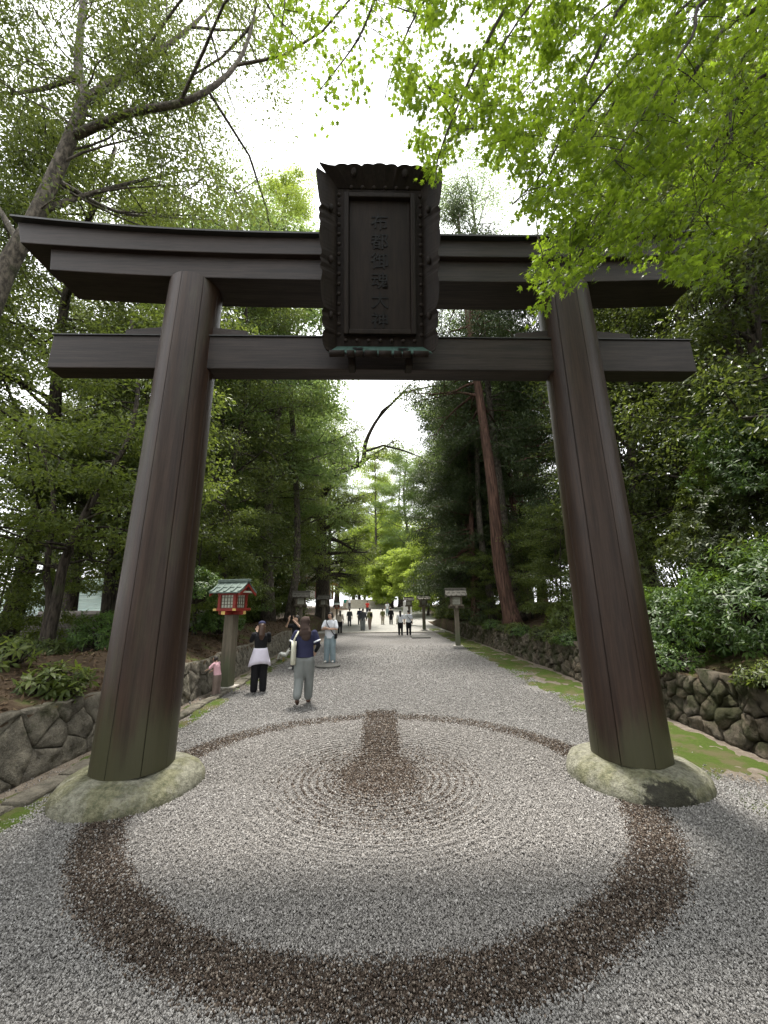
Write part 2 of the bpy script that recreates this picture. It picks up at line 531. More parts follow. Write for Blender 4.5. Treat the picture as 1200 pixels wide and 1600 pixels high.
a_s = gm.attributes.new('stone_size', 'FLOAT', 'POINT'); a_s.data.foreach_set('value', gp[:, 3].astype(np.float32))
a_r = gm.attributes.new('stone_turn', 'FLOAT_VECTOR', 'POINT')
a_r.data.foreach_set('vector', rng.uniform(0, 6.28, (len(gp), 3)).astype(np.float32).ravel())
bm = bmesh.new()
bmesh.ops.create_icosphere(bm, subdivisions=1, radius=1.0)
for v in bm.verts:
    q = v.co * (1 + 0.22 * mnoise.noise(v.co * 1.7 + Vector((3, 1, 2))))
    v.co = Vector((q.x * 1.15, q.y * 0.85, q.z * 0.68))
pm = bpy.data.meshes.new('pebble'); bm.to_mesh(pm); bm.free()
pm.materials.append(M['pebble'])
pm.polygons.foreach_set('use_smooth', [True] * len(pm.polygons))
peb = bpy.data.objects.new('pebble', pm)             # source shape only, never linked to the scene
grav = link('gravel', gm)
tag(grav, 'loose light and dark brown gravel raked in a circle under the gate', 'gravel', kind='stuff')
ng = bpy.data.node_groups.new('gravel', 'GeometryNodeTree')
ng.interface.new_socket('Geometry', in_out='INPUT', socket_type='NodeSocketGeometry')
ng.interface.new_socket('Geometry', in_out='OUTPUT', socket_type='NodeSocketGeometry')
gi, go = ng.nodes.new('NodeGroupInput'), ng.nodes.new('NodeGroupOutput')
iop = ng.nodes.new('GeometryNodeInstanceOnPoints')
oin = ng.nodes.new('GeometryNodeObjectInfo'); oin.inputs['Object'].default_value = peb; oin.inputs['As Instance'].default_value = True
na = ng.nodes.new('GeometryNodeInputNamedAttribute'); na.data_type = 'FLOAT'; na.inputs['Name'].default_value = 'stone_size'
nr = ng.nodes.new('GeometryNodeInputNamedAttribute'); nr.data_type = 'FLOAT_VECTOR'; nr.inputs['Name'].default_value = 'stone_turn'
L = ng.links.new
L(gi.outputs[0], iop.inputs['Points']); L(oin.outputs['Geometry'], iop.inputs['Instance'])
L(na.outputs[0], iop.inputs['Scale']); L(nr.outputs[0], iop.inputs['Rotation'])
L(iop.outputs[0], go.inputs[0])
gmod = grav.modifiers.new('gravel', 'NODES'); gmod.node_group = ng

# ------------------------------------------------------------------ banks behind the walls
t = NT('bank_earth')
p = t.pos()
n = t.noise(p, 6, 6, 0.7)
c = t.ramp(n, [(0.25, (0.028, 0.02, 0.014)), (0.5, (0.075, 0.052, 0.034)), (0.8, (0.15, 0.11, 0.075))])
mo = t.step(t.noise(p, 1.4, 5, 0.6), 0.52, 0.68)
c = t.mix(t.math('MULTIPLY', mo, 0.7), c, t.mix(n, (0.035, 0.06, 0.012), (0.09, 0.13, 0.025)))
M['bank_earth'] = t.done(t.bsdf(c, 0.9, 0.1, t.bump(n, 1.0, 0.05)))
t = NT('moss')
p = t.pos()
n = t.noise(p, 30, 5, 0.7)
c = t.mix(n, (0.028, 0.046, 0.010), (0.085, 0.12, 0.022))
c = t.mix(t.math('MULTIPLY', t.step(t.noise(p, 2.2, 5, 0.7), 0.44, 0.62), 0.75), c, (0.105, 0.085, 0.05))
M['moss'] = t.done(t.bsdf(c, 0.95, 0.1, t.bump(t.noise(p, 90, 3), 0.8, 0.02)))

WALL_H = 0.78
def bank_z_l(x, y):
    d = xl(y) - x - 0.1
    top = WALL_H - 0.06 + 0.42 * sstep(d, 0, 1.5) + 0.10 * fbm(x, y, 0.7) * min(1, d * 2)
    z = top + (ground_z(x, y) - 0.3 - top) * sstep(d, 2.0, 4.6)
    return z + (ground_z(x, y) - 0.05 - z) * sstep(y, 36, 50)
def bank_z_r(x, y):
    d = x - xr(y) - 0.1
    h = WALL_H + 0.02 + 1.1 * sstep(d, 0, 5) + 0.02 * d + 0.14 * fbm(x, y, 0.6) * min(1, d * 2)
    return h + (ground_z(x, y) - 0.05 - h) * sstep(y, 33, 47)
def bank(name, side, label):
    b = MB()
    offs = [0, 0, 0.12, 0.3, 0.55, 0.85, 1.2, 1.6, 2.0, 2.5, 3.0, 3.5, 4.0, 4.6] if side < 0 else [0, 0, 0.12, 0.3, 0.6, 1, 1.5, 2.1, 2.8, 3.6, 4.6, 6, 8, 11, 16, 24, 40]
    yy = [-8 + 0.5 * i for i in range(141)]
    for y in yy:
        for i, d in enumerate(offs):
            e = xl(y) - 0.14 - d if side < 0 else xr(y) + 0.14 + d
            z = -0.1 if i == 0 else (bank_z_l(e, y) if side < 0 else bank_z_r(e, y))
            b.v.append((e - side * 0.0, y, z))
    k = len(offs)
    for j in range(len(yy) - 1):
        for i in range(k - 1):
            a = j * k + i
            q = (a, a + k, a + k + 1, a + 1)
            b.f.append(q if side > 0 else q[::-1])
    o = b.build(name, M['bank_earth'], None, True)
    return tag(o, label, 'bank', kind='structure')
bank('bank', -1, 'leaf-strewn earth bank behind the fitted stone wall')
bank('bank', 1, 'mossy earth bank behind the rough stone wall')

# ------------------------------------------------------------------ stone walls, each stone its own piece
def mat_stone(name, base, moss, moss_amt, sc=5.0):
    t = NT(name)
    o = t.pos()
    oi = t.new('ObjectInfo')
    n1 = t.noise(o, sc, 8, 0.75)
    n2 = t.noise(o, sc * 5, 7, 0.8)
    c = t.mix(t.step(n1, 0.30, 0.70), tuple(x * 0.30 for x in base), tuple(x * 1.55 for x in base))
    c = t.mix(t.math('MULTIPLY', oi.outputs['Random'], 0.5), c, t.mix(n2, (0.09, 0.085, 0.075), (0.21, 0.185, 0.15)))
    c = t.mix(t.math('MULTIPLY', t.step(n2, 0.58, 0.7), 0.5), c, tuple(min(1, x * 1.9) for x in base))
    mm = t.step(t.noise(o, 2.1, 5, 0.65), 0.60 - moss_amt, 0.76 - moss_amt)
    c = t.mix(t.math('MULTIPLY', mm, 0.75), c, t.mix(n2, tuple(x * 0.6 for x in moss), moss))
    h = t.math('ADD', n1, t.math('MULTIPLY', n2, 0.8))
    M[name] = t.done(t.bsdf(c, 0.9, 0.15, t.bump(h, 1.0, 0.07)))
mat_stone('stone_fitted', (0.225, 0.205, 0.162), (0.065, 0.07, 0.03), 0.04)
mat_stone('stone_rough', (0.15, 0.122, 0.088), (0.04, 0.05, 0.016), 0.17)
t = NT('stone_base')
o = t.pos()
n1 = t.noise(o, 2.2, 6, 0.65); n2 = t.noise(o, 14, 6, 0.75); n3 = t.noise(o, 60, 3, 0.7)
c = t.mix(t.step(n2, 0.3, 0.7), (0.14, 0.136, 0.10), (0.38, 0.37, 0.29))
c = t.mix(t.math('MULTIPLY', t.step(n1, 0.44, 0.60), 0.75), c, t.mix(t.step(n2, 0.3, 0.7), (0.08, 0.085, 0.042), (0.25, 0.24, 0.135)))
c = t.mix(t.math('MULTIPLY', t.step(n3, 0.58, 0.72), 0.5), c, (0.06, 0.058, 0.05))
sp = t.new('SeparateXYZ'); t.set(sp.inputs[0], o)
ds = t.math('ADD', t.math('POWER', t.math('MULTIPLY', t.math('SUBTRACT', sp.outputs[0], 2.85), 2.6), 2.0), t.math('POWER', t.math('MULTIPLY', t.math('SUBTRACT', sp.outputs[1], 4.36), 4.5), 2.0))
stn = t.math('SUBTRACT', 1.0, t.step(t.math('ADD', ds, t.math('MULTIPLY', t.math('SUBTRACT', n2, 0.5), 2.2)), 0.45, 0.95))
c = t.mix(t.math('MULTIPLY', stn, 0.85), c, (0.03, 0.028, 0.024))
M['stone_base'] = t.done(t.bsdf(c, 0.85, 0.2, t.bump(t.math('ADD', n2, t.math('MULTIPLY', n3, 0.5)), 1.0, 0.05)))

def clip(poly, a, b, c):
    "keep a*x + b*y <= c"
    out = []
    for i, p in enumerate(poly):
        q = poly[(i + 1) % len(poly)]
        dp, dq = a * p[0] + b * p[1] - c, a * q[0] + b * q[1] - c
        if dp <= 0: out.append(p)
        if dp * dq < 0:
            k = dp / (dp - dq)
            out.append((p[0] + (q[0] - p[0]) * k, p[1] + (q[1] - p[1]) * k))
    return out

def stone_wall(name, label, side, y0, y1, cell, rows, hfun, mat, depth, joint, seed, lean, rough):
    rnd = random.Random(seed)
    root = thing(name, label, 'wall', (xl(y0) if side < 0 else xr(y0), y0, 0))
    inv = Matrix.Translation(-root.location)
    seeds = []
    ncol = int((y1 - y0) / cell)
    for r in range(rows):
        for k in range(ncol):
            seeds.append((y0 + (k + 0.5 + (0.5 if r % 2 else 0) + rnd.uniform(-0.47, 0.47)) * cell, (r + 0.5 + rnd.uniform(-0.42, 0.42)) / rows))
    seeds = [(s, h * hfun(s)) for s, h in seeds]
    for (s, h) in seeds:
        H = hfun(s)
        poly = [(s - 1.2, 0), (s + 1.2, 0), (s + 1.2, H), (s - 1.2, H)]
        for (s2, h2) in seeds:
            dx, dy = s2 - s, h2 - h
            if (dx == 0 and dy == 0) or abs(dx) > 2.2: continue
            ln = math.hypot(dx, dy)
            poly = clip(poly, dx / ln, dy / ln, (dx * (s + s2) / 2 + dy * (h + h2) / 2) / ln - joint)
            if len(poly) < 3: break
        if len(poly) < 3: continue
        # subdivide the outline, roughen
        pts = []
        for i, a in enumerate(poly):
            b = poly[(i + 1) % len(poly)]
            m = max(1, int(math.hypot(b[0] - a[0], b[1] - a[1]) / 0.07))
            m = min(m, 3)
            for q in range(m):
                pts.append((a[0] + (b[0] - a[0]) * q / m, a[1] + (b[1] - a[1]) * q / m))
        cx = sum(p[0] for p in pts) / len(pts); cy = sum(p[1] for p in pts) / len(pts)
        dd = depth * rnd.uniform(0.55, 1.35)
        tx, ty = rnd.uniform(-0.12, 0.12), rnd.uniform(-0.12, 0.12)
        def to3(a, b, d):
            fx = (xl(a) if side < 0 else xr(a)) + side * (b * lean) - side * d
            return inv @ Vector((fx, a, b - 0.015))
        mb = MB()
        rings = []
        for (k, d) in ((1.0, -0.10), (1.0, dd * 0.45), (0.94, dd * 0.88), (0.55, dd)):
            ring = []
            for (a, b) in pts:
                u, w = cx + (a - cx) * k, cy + (b - cy) * k
                e = d + 0.5 * (tx * (u - cx) + ty * (w - cy)) * (d > 0) + (0.03 + rough * 1.6) * mnoise.noise(Vector((u * 7, w * 7, seed))) * (d > dd * 0.5)
                ring.append(to3(u + rough * mnoise.noise(Vector((u * 11, w * 11, 5))), w + rough * mnoise.noise(Vector((u * 11, w * 11, 9))), e))
            rings.append(ring if side > 0 else ring[::-1])
        mb.loft(rings, caps=False)
        top = len(mb.v); mb.v.append(tuple(to3(cx, cy, dd * 1.03)))
        k = len(pts); n0 = top - k
        for j in range(k):
            mb.f.append((n0 + j, n0 + (j + 1) % k, top))
        mb.build('stone', mat, root, True)
    return root
stone_wall('stone_wall', 'low wall of tightly fitted grey stones below the red lantern', -1, 2.5, 25, 0.50, 3,
           lambda s: WALL_H + 0.03 * math.sin(s * 1.7), M['stone_fitted'], 0.024, 0.004, 3, 0.22, 0.014)
stone_wall('stone_wall', 'rough mossy rubble wall under the glossy bushes', 1, 3.0, 27, 0.33, 4,
           lambda s: WALL_H + 0.08 + 0.06 * math.sin(s * 2.3) + 0.04 * math.sin(s * 5.1), M['stone_rough'], 0.085, 0.010, 5, 0.20, 0.034)

# kerb stones at the foot of the fitted wall
rnd = random.Random(4)
y = 3.0
kroot = thing('kerb', 'low line of sunken kerb stones at the foot of the fitted wall', 'kerb', (xl(3) + 0.35, 3, 0))
while y < 17:
    ln = rnd.uniform(0.35, 0.75)
    mb = MB()
    mb.box((xl(y + ln / 2) + 0.42 + rnd.uniform(-0.03, 0.03) - kroot.location.x, y + ln / 2 - 3, 0.015), (0.24 + rnd.uniform(-0.04, 0.04), ln - 0.03, 0.10),
           Matrix.Rotation(rnd.uniform(-0.06, 0.06), 3, 'Z') @ Matrix.Rotation(rnd.uniform(-0.04, 0.04), 3, 'X'))
    mb.build('kerb_stone', M['stone_fitted'], kroot, False, 0.03, 2)
    y += ln

# moss along both walls, low cushions that thin out into the gravel
def moss(label, xa, xb, y0, y1, seed, bias):
    b = MB()
    ny, nx_ = int((y1 - y0) / 0.10), 22
    for j in range(ny + 1):
        y = y0 + (y1 - y0) * j / ny
        for i in range(nx_ + 1):
            f = i / nx_
            x = xa(y) + (xb(y) - xa(y)) * f
            e = min(1, min(f, 1 - f) * 5)
            h = 0.030 * fbm(x, y, 1.3, 4, seed) + 0.02 * fbm(x, y, 6, 3, seed) + bias * 0.03 - 0.05 * (1 - e)
            b.v.append((x, y, max(-0.02, h)))
    k = nx_ + 1
    for j in range(ny):
        for i in range(nx_):
            a = j * k + i
            q = (a, a + 1, a + k + 1, a + k)
            if max(b.v[w][2] for w in q) > -0.015: b.f.append(q)
    tag(b.build('moss', M['moss'], None, True), label, 'moss', kind='stuff')
moss('bright moss growing along the foot of the rough rubble wall', lambda y: 3.45, lambda y: xr(y) + 0.02, 2.5, 34, 3, 0.32)
moss('thin moss growing along the foot of the fitted stone wall', lambda y: xl(y) - 0.02, lambda y: xl(y) + 0.95, 2.0, 20, 8, 0.2)

# ------------------------------------------------------------------ the gate (torii)
TY = 5.05
TORII = thing('torii_gate', 'large dark brown wooden shrine gate standing over the gravel approach', 'torii gate', (0.0, TY, 0), R(1.6))
PX = 2.91
def post(sx):
    lean = 0.045 * -sx
    H0, H1 = 0.235, 6.75
    def rad(z): return 0.425 - 0.052 * (z - H0) / (H1 - H0)
    def ctr(z): return sx * PX + lean * (z - H0) / (H1 - H0)
    core = MB()
    zz = [H0 + (H1 - H0) * i / 10 for i in range(11)]
    core.loft([[(ctr(z) + (rad(z) - 0.012) * math.cos(2 * math.pi * j / 40), (rad(z) - 0.012) * math.sin(2 * math.pi * j / 40), z) for j in range(40)] for z in zz])
    pc = core.build('post', M['ink'], TORII, True)
    rr = random.Random(11 if sx < 0 else 23)
    # long staves with thin open seams between them
    cuts = [0]
    for k in range(8): cuts.append(cuts[-1] + rr.uniform(0.75, 1.25))
    cuts = [a / cuts[-1] * 2 * math.pi + 0.55 for a in cuts]
    for k in range(8):
        a0, a1 = cuts[k], cuts[k + 1]
        gap = 0.0022 / 0.4
        st = MB()
        ang = [a0 + gap, a0 + gap * 2.4, a0 + gap * 4] + [a0 + (a1 - a0) * i / 6 for i in range(1, 6)] + [a1 - gap * 4, a1 - gap * 2.4, a1 - gap]
        off = [-0.005, 0, 0] + [0] * 5 + [0, 0, -0.005]
        rings = []
        for z in zz:
            r = rad(z)
            rings.append([(ctr(z) + (r + o) * math.cos(a), (r + o) * math.sin(a), z) for a, o in zip(ang, off)])
        st.loft(rings, closed=False, caps=False)
        st.build('stave', M['wood_post'], pc, True)
    # dark metal collar line where the post meets the lintel
    return pc
post(-1); post(1)

def beam_rings(half, y0, y1, zb, zt, rise_b, rise_t, n=48, cut=0.0):
    rings = []
    for i in range(n + 1):
        u = -1 + 2 * i / n
        x = u * half
        e = max(0, (abs(u) - 0.25) / 0.75) ** 2.1
        b, tp = zb + rise_b * e, zt + rise_t * e
        sx = cut * u ** 15
        rings.append([(x, y0, b), (x, y1, b), (x + sx, y1, tp), (x + sx, y0, tp)])
    return rings
nuki = MB().box((-0.05, 0, 5.57), (9.40, 0.28, 0.53))
nuki.build('tie_beam', M['wood_beam'], TORII, False, 0.012)
MB().box((-0.05, 0, 5.842), (9.42, 0.32, 0.018)).build('tie_beam_cap', M['copper_cap'], TORII)
MB().loft(beam_rings(4.88, -0.285, 0.285, 6.71, 7.085, 0.12, 0.15, cut=0.06)).build('lower_lintel', M['wood_beam'], TORII, False, 0.012)
kas = MB().loft(beam_rings(5.32, -0.36, 0.36, 7.09, 7.40, 0.14, 0.21, cut=0.12)).build('upper_lintel', M['wood_beam'], TORII, False, 0.012)
cap = MB()
n = 48
rings = []
for i in range(n + 1):
    u = -1 + 2 * i / n
    x = u * 5.50
    e = max(0, (abs(u) - 0.25) / 0.75) ** 2.1
    z = 7.404 + 0.235 * e
    rings.append([(x, -0.43, z), (x, 0.43, z), (x, 0.43, z + 0.03), (x, 0, z + 0.15), (x, -0.43, z + 0.03)])
cap.loft(rings).build('roof_cap', M['copper_cap'], TORII, False)
for sx in (-1, 1):
    for q in (-1, 1):
        x0 = sx * (PX - 0.02) + q * 0.36
        x1 = x0 + q * 0.52
        w = MB()
        a, b = (x0, x1)
        ring = lambda x, h: [(x, -0.10, 5.853), (x, 0.10, 5.853), (x, 0.10, 5.853 + h), (x, -0.10, 5.853 + h)]
        w.loft([ring(a, 0.17), ring(b, 0.12)] if q > 0 else [ring(b, 0.12), ring(a, 0.17)])
        w.build('wedge', M['wood_beam'], TORII, False, 0.008)
MB().box((0, 0, 6.28), (0.34, 0.24, 0.83)).build('centre_strut', M['wood_beam'], TORII, False, 0.01)

def base_stone(sx, label, seed):
    k, rings = 40, []
    prof = [(1.0, -0.10), (1.04, 0.0), (1.02, 0.08), (0.955, 0.155), (0.84, 0.205), (0.72, 0.23), (0.61, 0.236), (0.30, 0.236)]
    for (r, z) in prof:
        rg = []
        for j in range(k):
            a = 2 * math.pi * j / k
            w = 1 + 0.07 * mnoise.noise(Vector((math.cos(a) * 1.3, math.sin(a) * 1.3, seed))) * min(1, (r - 0.3) * 3)
            zz = z + (0.035 * mnoise.noise(Vector((math.cos(a) * 2, math.sin(a) * 2, seed + 3 + z * 3))) if r > 0.6 else 0)
            rg.append((r * 0.72 * w * math.cos(a), r * 0.72 * w * math.sin(a), zz))
        rings.append(rg)
    o = MB().loft(rings).build('base_stone', M['stone_base'], None, True)
    m = TORII.matrix_basis.copy()
    w = Matrix.Translation(TORII.location) @ Matrix.Rotation(R(1.6), 4, 'Z') @ Vector((sx * PX, 0, 0))
    o.location = w
    tag(o, label, 'base stone')
base_stone(-1, 'pale domed base stone under the gate post beside the fitted wall', 2)
base_stone(1, 'pale domed base stone with a black stain, under the post beside the moss', 9)

# ------------------------------------------------------------------ name plaque
PLQ = thing('name_plaque', 'dark carved shrine name plaque hanging at the middle of the gate', 'plaque', (-0.03, 4.71, 5.36), R(1.6))
PLQ.rotation_euler = (R(10.3), 0, R(1.6))     # leans forward at the top
PH, PW = 2.72, 0.0
MB().box((0, 0.06, PH / 2), (1.24, 0.10, PH - 0.25)).build('backboard', M['wood_plaque'], PLQ, False, 0.01)
MB().box((0.0, -0.004, 1.33), (0.86, 0.024, 1.92)).build('panel', M['wood_plaque'], PLQ, False, 0.004)
fr = MB()
for (x, z, w, h) in ((-0.47, 1.33, 0.07, 2.06), (0.47, 1.33, 0.07, 2.06), (0, 2.325, 0.87, 0.07), (0, 0.335, 0.87, 0.07)):
    fr.box((x, -0.045, z), (w, 0.07, h))
fr.build('panel_frame', M['wood_plaque'], PLQ, False, 0.012)
# flower bosses round the frame
bz = [0.30 + 0.145 * i for i in range(15)]
for (x, z) in [(s * 0.575, q) for s in (-1, 1) for q in bz] + [(-0.40 + 0.16 * i, 2.45) for i in range(6)] + [(-0.48 + 0.16 * i, 0.215) for i in range(7)]:
    MB().ball((0, 0, 0), 0.030, 10, (1, 0.8, 1)).build('boss', M['wood_plaque'], PLQ, True).location = (x, -0.05, z)
# flared side boards with a scalloped outer edge
def side_board(s):
    n = 44
    front, back = [], []
    for i in range(n + 1):
        f = i / n
        z = 0.02 + (PH - 0.14) * f
        sc = 0.0
        for (c0, w0) in ((0.06, 0.05), (0.155, 0.03), (0.20, 0.025), (0.33, 0.09), (0.455, 0.025), (0.50, 0.025), (0.62, 0.08), (0.725, 0.025), (0.77, 0.025), (0.90, 0.10)):
            u = abs(f - c0) / w0
            if u < 1: sc = max(sc, 0.045 * math.sqrt(1 - u * u))
        wi = 0.60
        wo = 0.735 + 0.085 * f + sc
        if f > 0.86: wo += 0.05 * ((f - 0.86) / 0.14) ** 2
        front.append((wi, wo, z))
    b = MB()
    rings = []
    for (wi, wo, z) in front:
        rings.append([(s * wi, 0.0, z), (s * wo, -0.20, z), (s * wo, -0.155, z), (s * wi, 0.05, z)])
    b.loft(rings if s > 0 else [r[::-1] for r in rings])
    return b.build('side_board', M['wood_plaque'], PLQ, False, 0.006)
side_board(-1); side_board(1)
def cross_board(name, z0, z1, wi, wo, yo, mat, scal, horn=0.0, holes=()):
    "board that slopes out from the panel towards the viewer; z0 inner edge, z1 outer edge"
    n = 60
    b = MB()
    rings = []
    for i in range(n + 1):
        u = -1 + 2 * i / n
        e = 0
        for c0 in scal:
            q = abs(u - c0[0]) / c0[1]
            if q < 1: e = max(e, c0[2] * math.sqrt(1 - q * q))
        sg = 1 if z1 > z0 else -1
        h = sg * horn * max(0, (abs(u) - 0.72) / 0.28) ** 2
        zo = z1 + sg * e + h
        tdir = 0.04
        rings.append([(u * wi, 0.0, z0), (u * wo, yo, zo), (u * wo, yo + tdir, zo), (u * wi, 0.05, z0)])
    b.loft(rings if z1 < z0 else [r[::-1] for r in rings])
    return b.build(name, mat, PLQ, False, 0.005)
SC = [(-0.62, 0.10, 0.03), (-0.42, 0.10, 0.035), (-0.2, 0.10, 0.04), (0, 0.12, 0.05), (0.2, 0.10, 0.04), (0.42, 0.10, 0.035), (0.62, 0.10, 0.03)]
cross_board('top_board', 2.48, 2.66, 0.60, 0.84, -0.17, M['wood_plaque'], SC, 0.05)
bb = cross_board('bottom_board', 0.16, -0.02, 0.60, 0.70, -0.24, M['patina'], SC, 0.02)
# front lip of the bottom board, scalloped, and black sheets painting the dark of two heart-shaped holes
lip = MB()
for (u, w) in ((-0.58, 0.20), (-0.40, 0.10), (-0.28, 0.10), (-0.13, 0.17), (0.06, 0.17), (0.23, 0.10), (0.35, 0.10), (0.54, 0.20)):
    lip.tube([(u - w / 2, -0.235, -0.06), (u + w / 2, -0.235, -0.06)], 0.045, 10)
lip.build('scalloped_lip', M['wood_plaque'], PLQ, True)
def heart(x, z, r, name):
    b = MB()
    pts = []
    for i in range(24):
        a = 2 * math.pi * i / 24
        hx = 16 * math.sin(a) ** 3
        hz = 13 * math.cos(a) - 5 * math.cos(2 * a) - 2 * math.cos(3 * a) - math.cos(4 * a)
        pts.append((x + hx * r / 16, hz * r / 16))
    slope = (0.16 + 0.02) / 0.24
    f = [(px, -0.12 - pz * 0.75, z + pz * 0.75 * 0.6 + 0.006) for px, pz in pts]
    # lay it a few millimetres above the sloping board
    def lay(px, v): return (px, -0.13 + v, 0.16 - slope * (0.13 - v) - 0.0 + 0.004)
    b.poly([lay(px, pz) for px, pz in pts])
    return b.build(name, M['ink'], PLQ)
heart(-0.31, 0, 0.075, 'heart_shade_sheet'); heart(0.31, 0, 0.075, 'heart_shade_sheet')
for s in (-1, 1):
    MB().box((s * 0.40, 0.06, -0.07), (0.10, 0.26, 0.16)).build('bracket', M['wood_plaque'], PLQ, False, 0.02)
    # carved buds on the top board and side boards
    MB().ball((s * 0.36, -0.11, 2.63), 0.055, 12, (0.9, 0.7, 1.5)).build('carved_bud', M['wood_plaque'], PLQ, True)
    for z in (0.55, 1.35, 2.1):
        MB().ball((s * 0.68, -0.10, z), 0.04, 10, (0.9, 0.7, 1.4)).build('carved_bud', M['wood_plaque'], PLQ, True)
for i, ch in enumerate('布都御魂大神'):
    cu = bpy.data.curves.new('character', 'FONT')
    cu.body = ch
    cu.size = 0.255
    cu.extrude = 0.006
    cu.offset = 0.0015
    cu.align_x, cu.align_y = 'CENTER', 'CENTER'
    cu.materials.append(M['ink'])
    o = link('character', cu, PLQ)
    o.location = (0.0, -0.020, 1.95 - 0.288 * i)
    o.rotation_euler = (R(90), 0, 0)
# ------------------------------------------------------------------ vegetation
def unit(a):
    return a / np.maximum(np.linalg.norm(a, axis=-1, keepdims=True), 1e-9)

def leaves_mesh(name, rg, cen, rad, flat, n_per, size, aspect, mat, droop=0.35, tilt=0.5, star=None, out=0.8):
    """clumps of single leaves: cen (K,3) clump centres, rad (K,) radii; every leaf is its own folded blade"""
    K = len(cen)
    idx = np.repeat(np.arange(K), n_per)
    N = len(idx)
    d = unit(rg.normal(size=(N, 3)))
    u = rg.uniform(0.15, 1.0, N) ** 0.55
    off = d * u[:, None] * rad[idx][:, None]
    off[:, 2] *= flat
    off[:, 2] -= 0.22 * rad[idx] * (np.linalg.norm(off[:, :2], axis=1) / rad[idx]) ** 2
    P = cen[idx] + off
    ax = unit(np.stack([d[:, 0], d[:, 1], np.zeros(N)], 1) * out + rg.normal(size=(N, 3)) * 0.55 + np.array([0, 0, -droop]))
    up = unit(np.array([0, 0, 1.0]) + rg.normal(size=(N, 3)) * tilt)
    sd_ = unit(np.cross(ax, up))
    nm = np.cross(sd_, ax)
    L = size * rg.uniform(0.65, 1.25, N)
    W = L * aspect * rg.uniform(0.8, 1.15, N)
    L_, W_ = L[:, None], W[:, None]
    a = P
    b = P + ax * L_ * 0.45 + sd_ * W_ * 0.5 + nm * W_ * 0.16
    c = P + ax * L_ - nm * L_ * 0.08
    e = P + ax * L_ * 0.45 - sd_ * W_ * 0.5 + nm * W_ * 0.16
    V = np.stack([a, b, c, e], 1).reshape(-1, 3)
    base = (np.arange(N) * 4)[:, None]
    T = np.concatenate([base + np.array([0, 2, 1]), base + np.array([0, 3, 2])], 1).reshape(-1, 3)
    return np_mesh(name, V, T, mat)

def catmull(pts, n):
    pts = [Vector(p) for p in pts]
    P = [pts[0] * 2 - pts[1]] + pts + [pts[-1] * 2 - pts[-2]]
    out = []
    for i in range(1, len(P) - 2):
        for k in range(n):
            t = k / n
            a, b, c, d = P[i - 1], P[i], P[i + 1], P[i + 2]
            out.append(0.5 * ((2 * b) + (c - a) * t + (2 * a - 5 * b + 4 * c - d) * t * t + (3 * b - a - 3 * c + d) * t ** 3))
    out.append(pts[-1])
    return out

def limb_path(rnd, p, az, el, length, n=6, curl=0.12, wob=0.18):
    pts = [p.copy()]
    d = Vector((math.cos(az) * math.cos(el), math.sin(az) * math.cos(el), math.sin(el)))
    for i in range(n):
        d = (d + Vector((rnd.gauss(0, wob), rnd.gauss(0, wob), rnd.gauss(0, wob) + curl))).normalized()
        p = p + d * (length / n)
        pts.append(p.copy())
    return pts

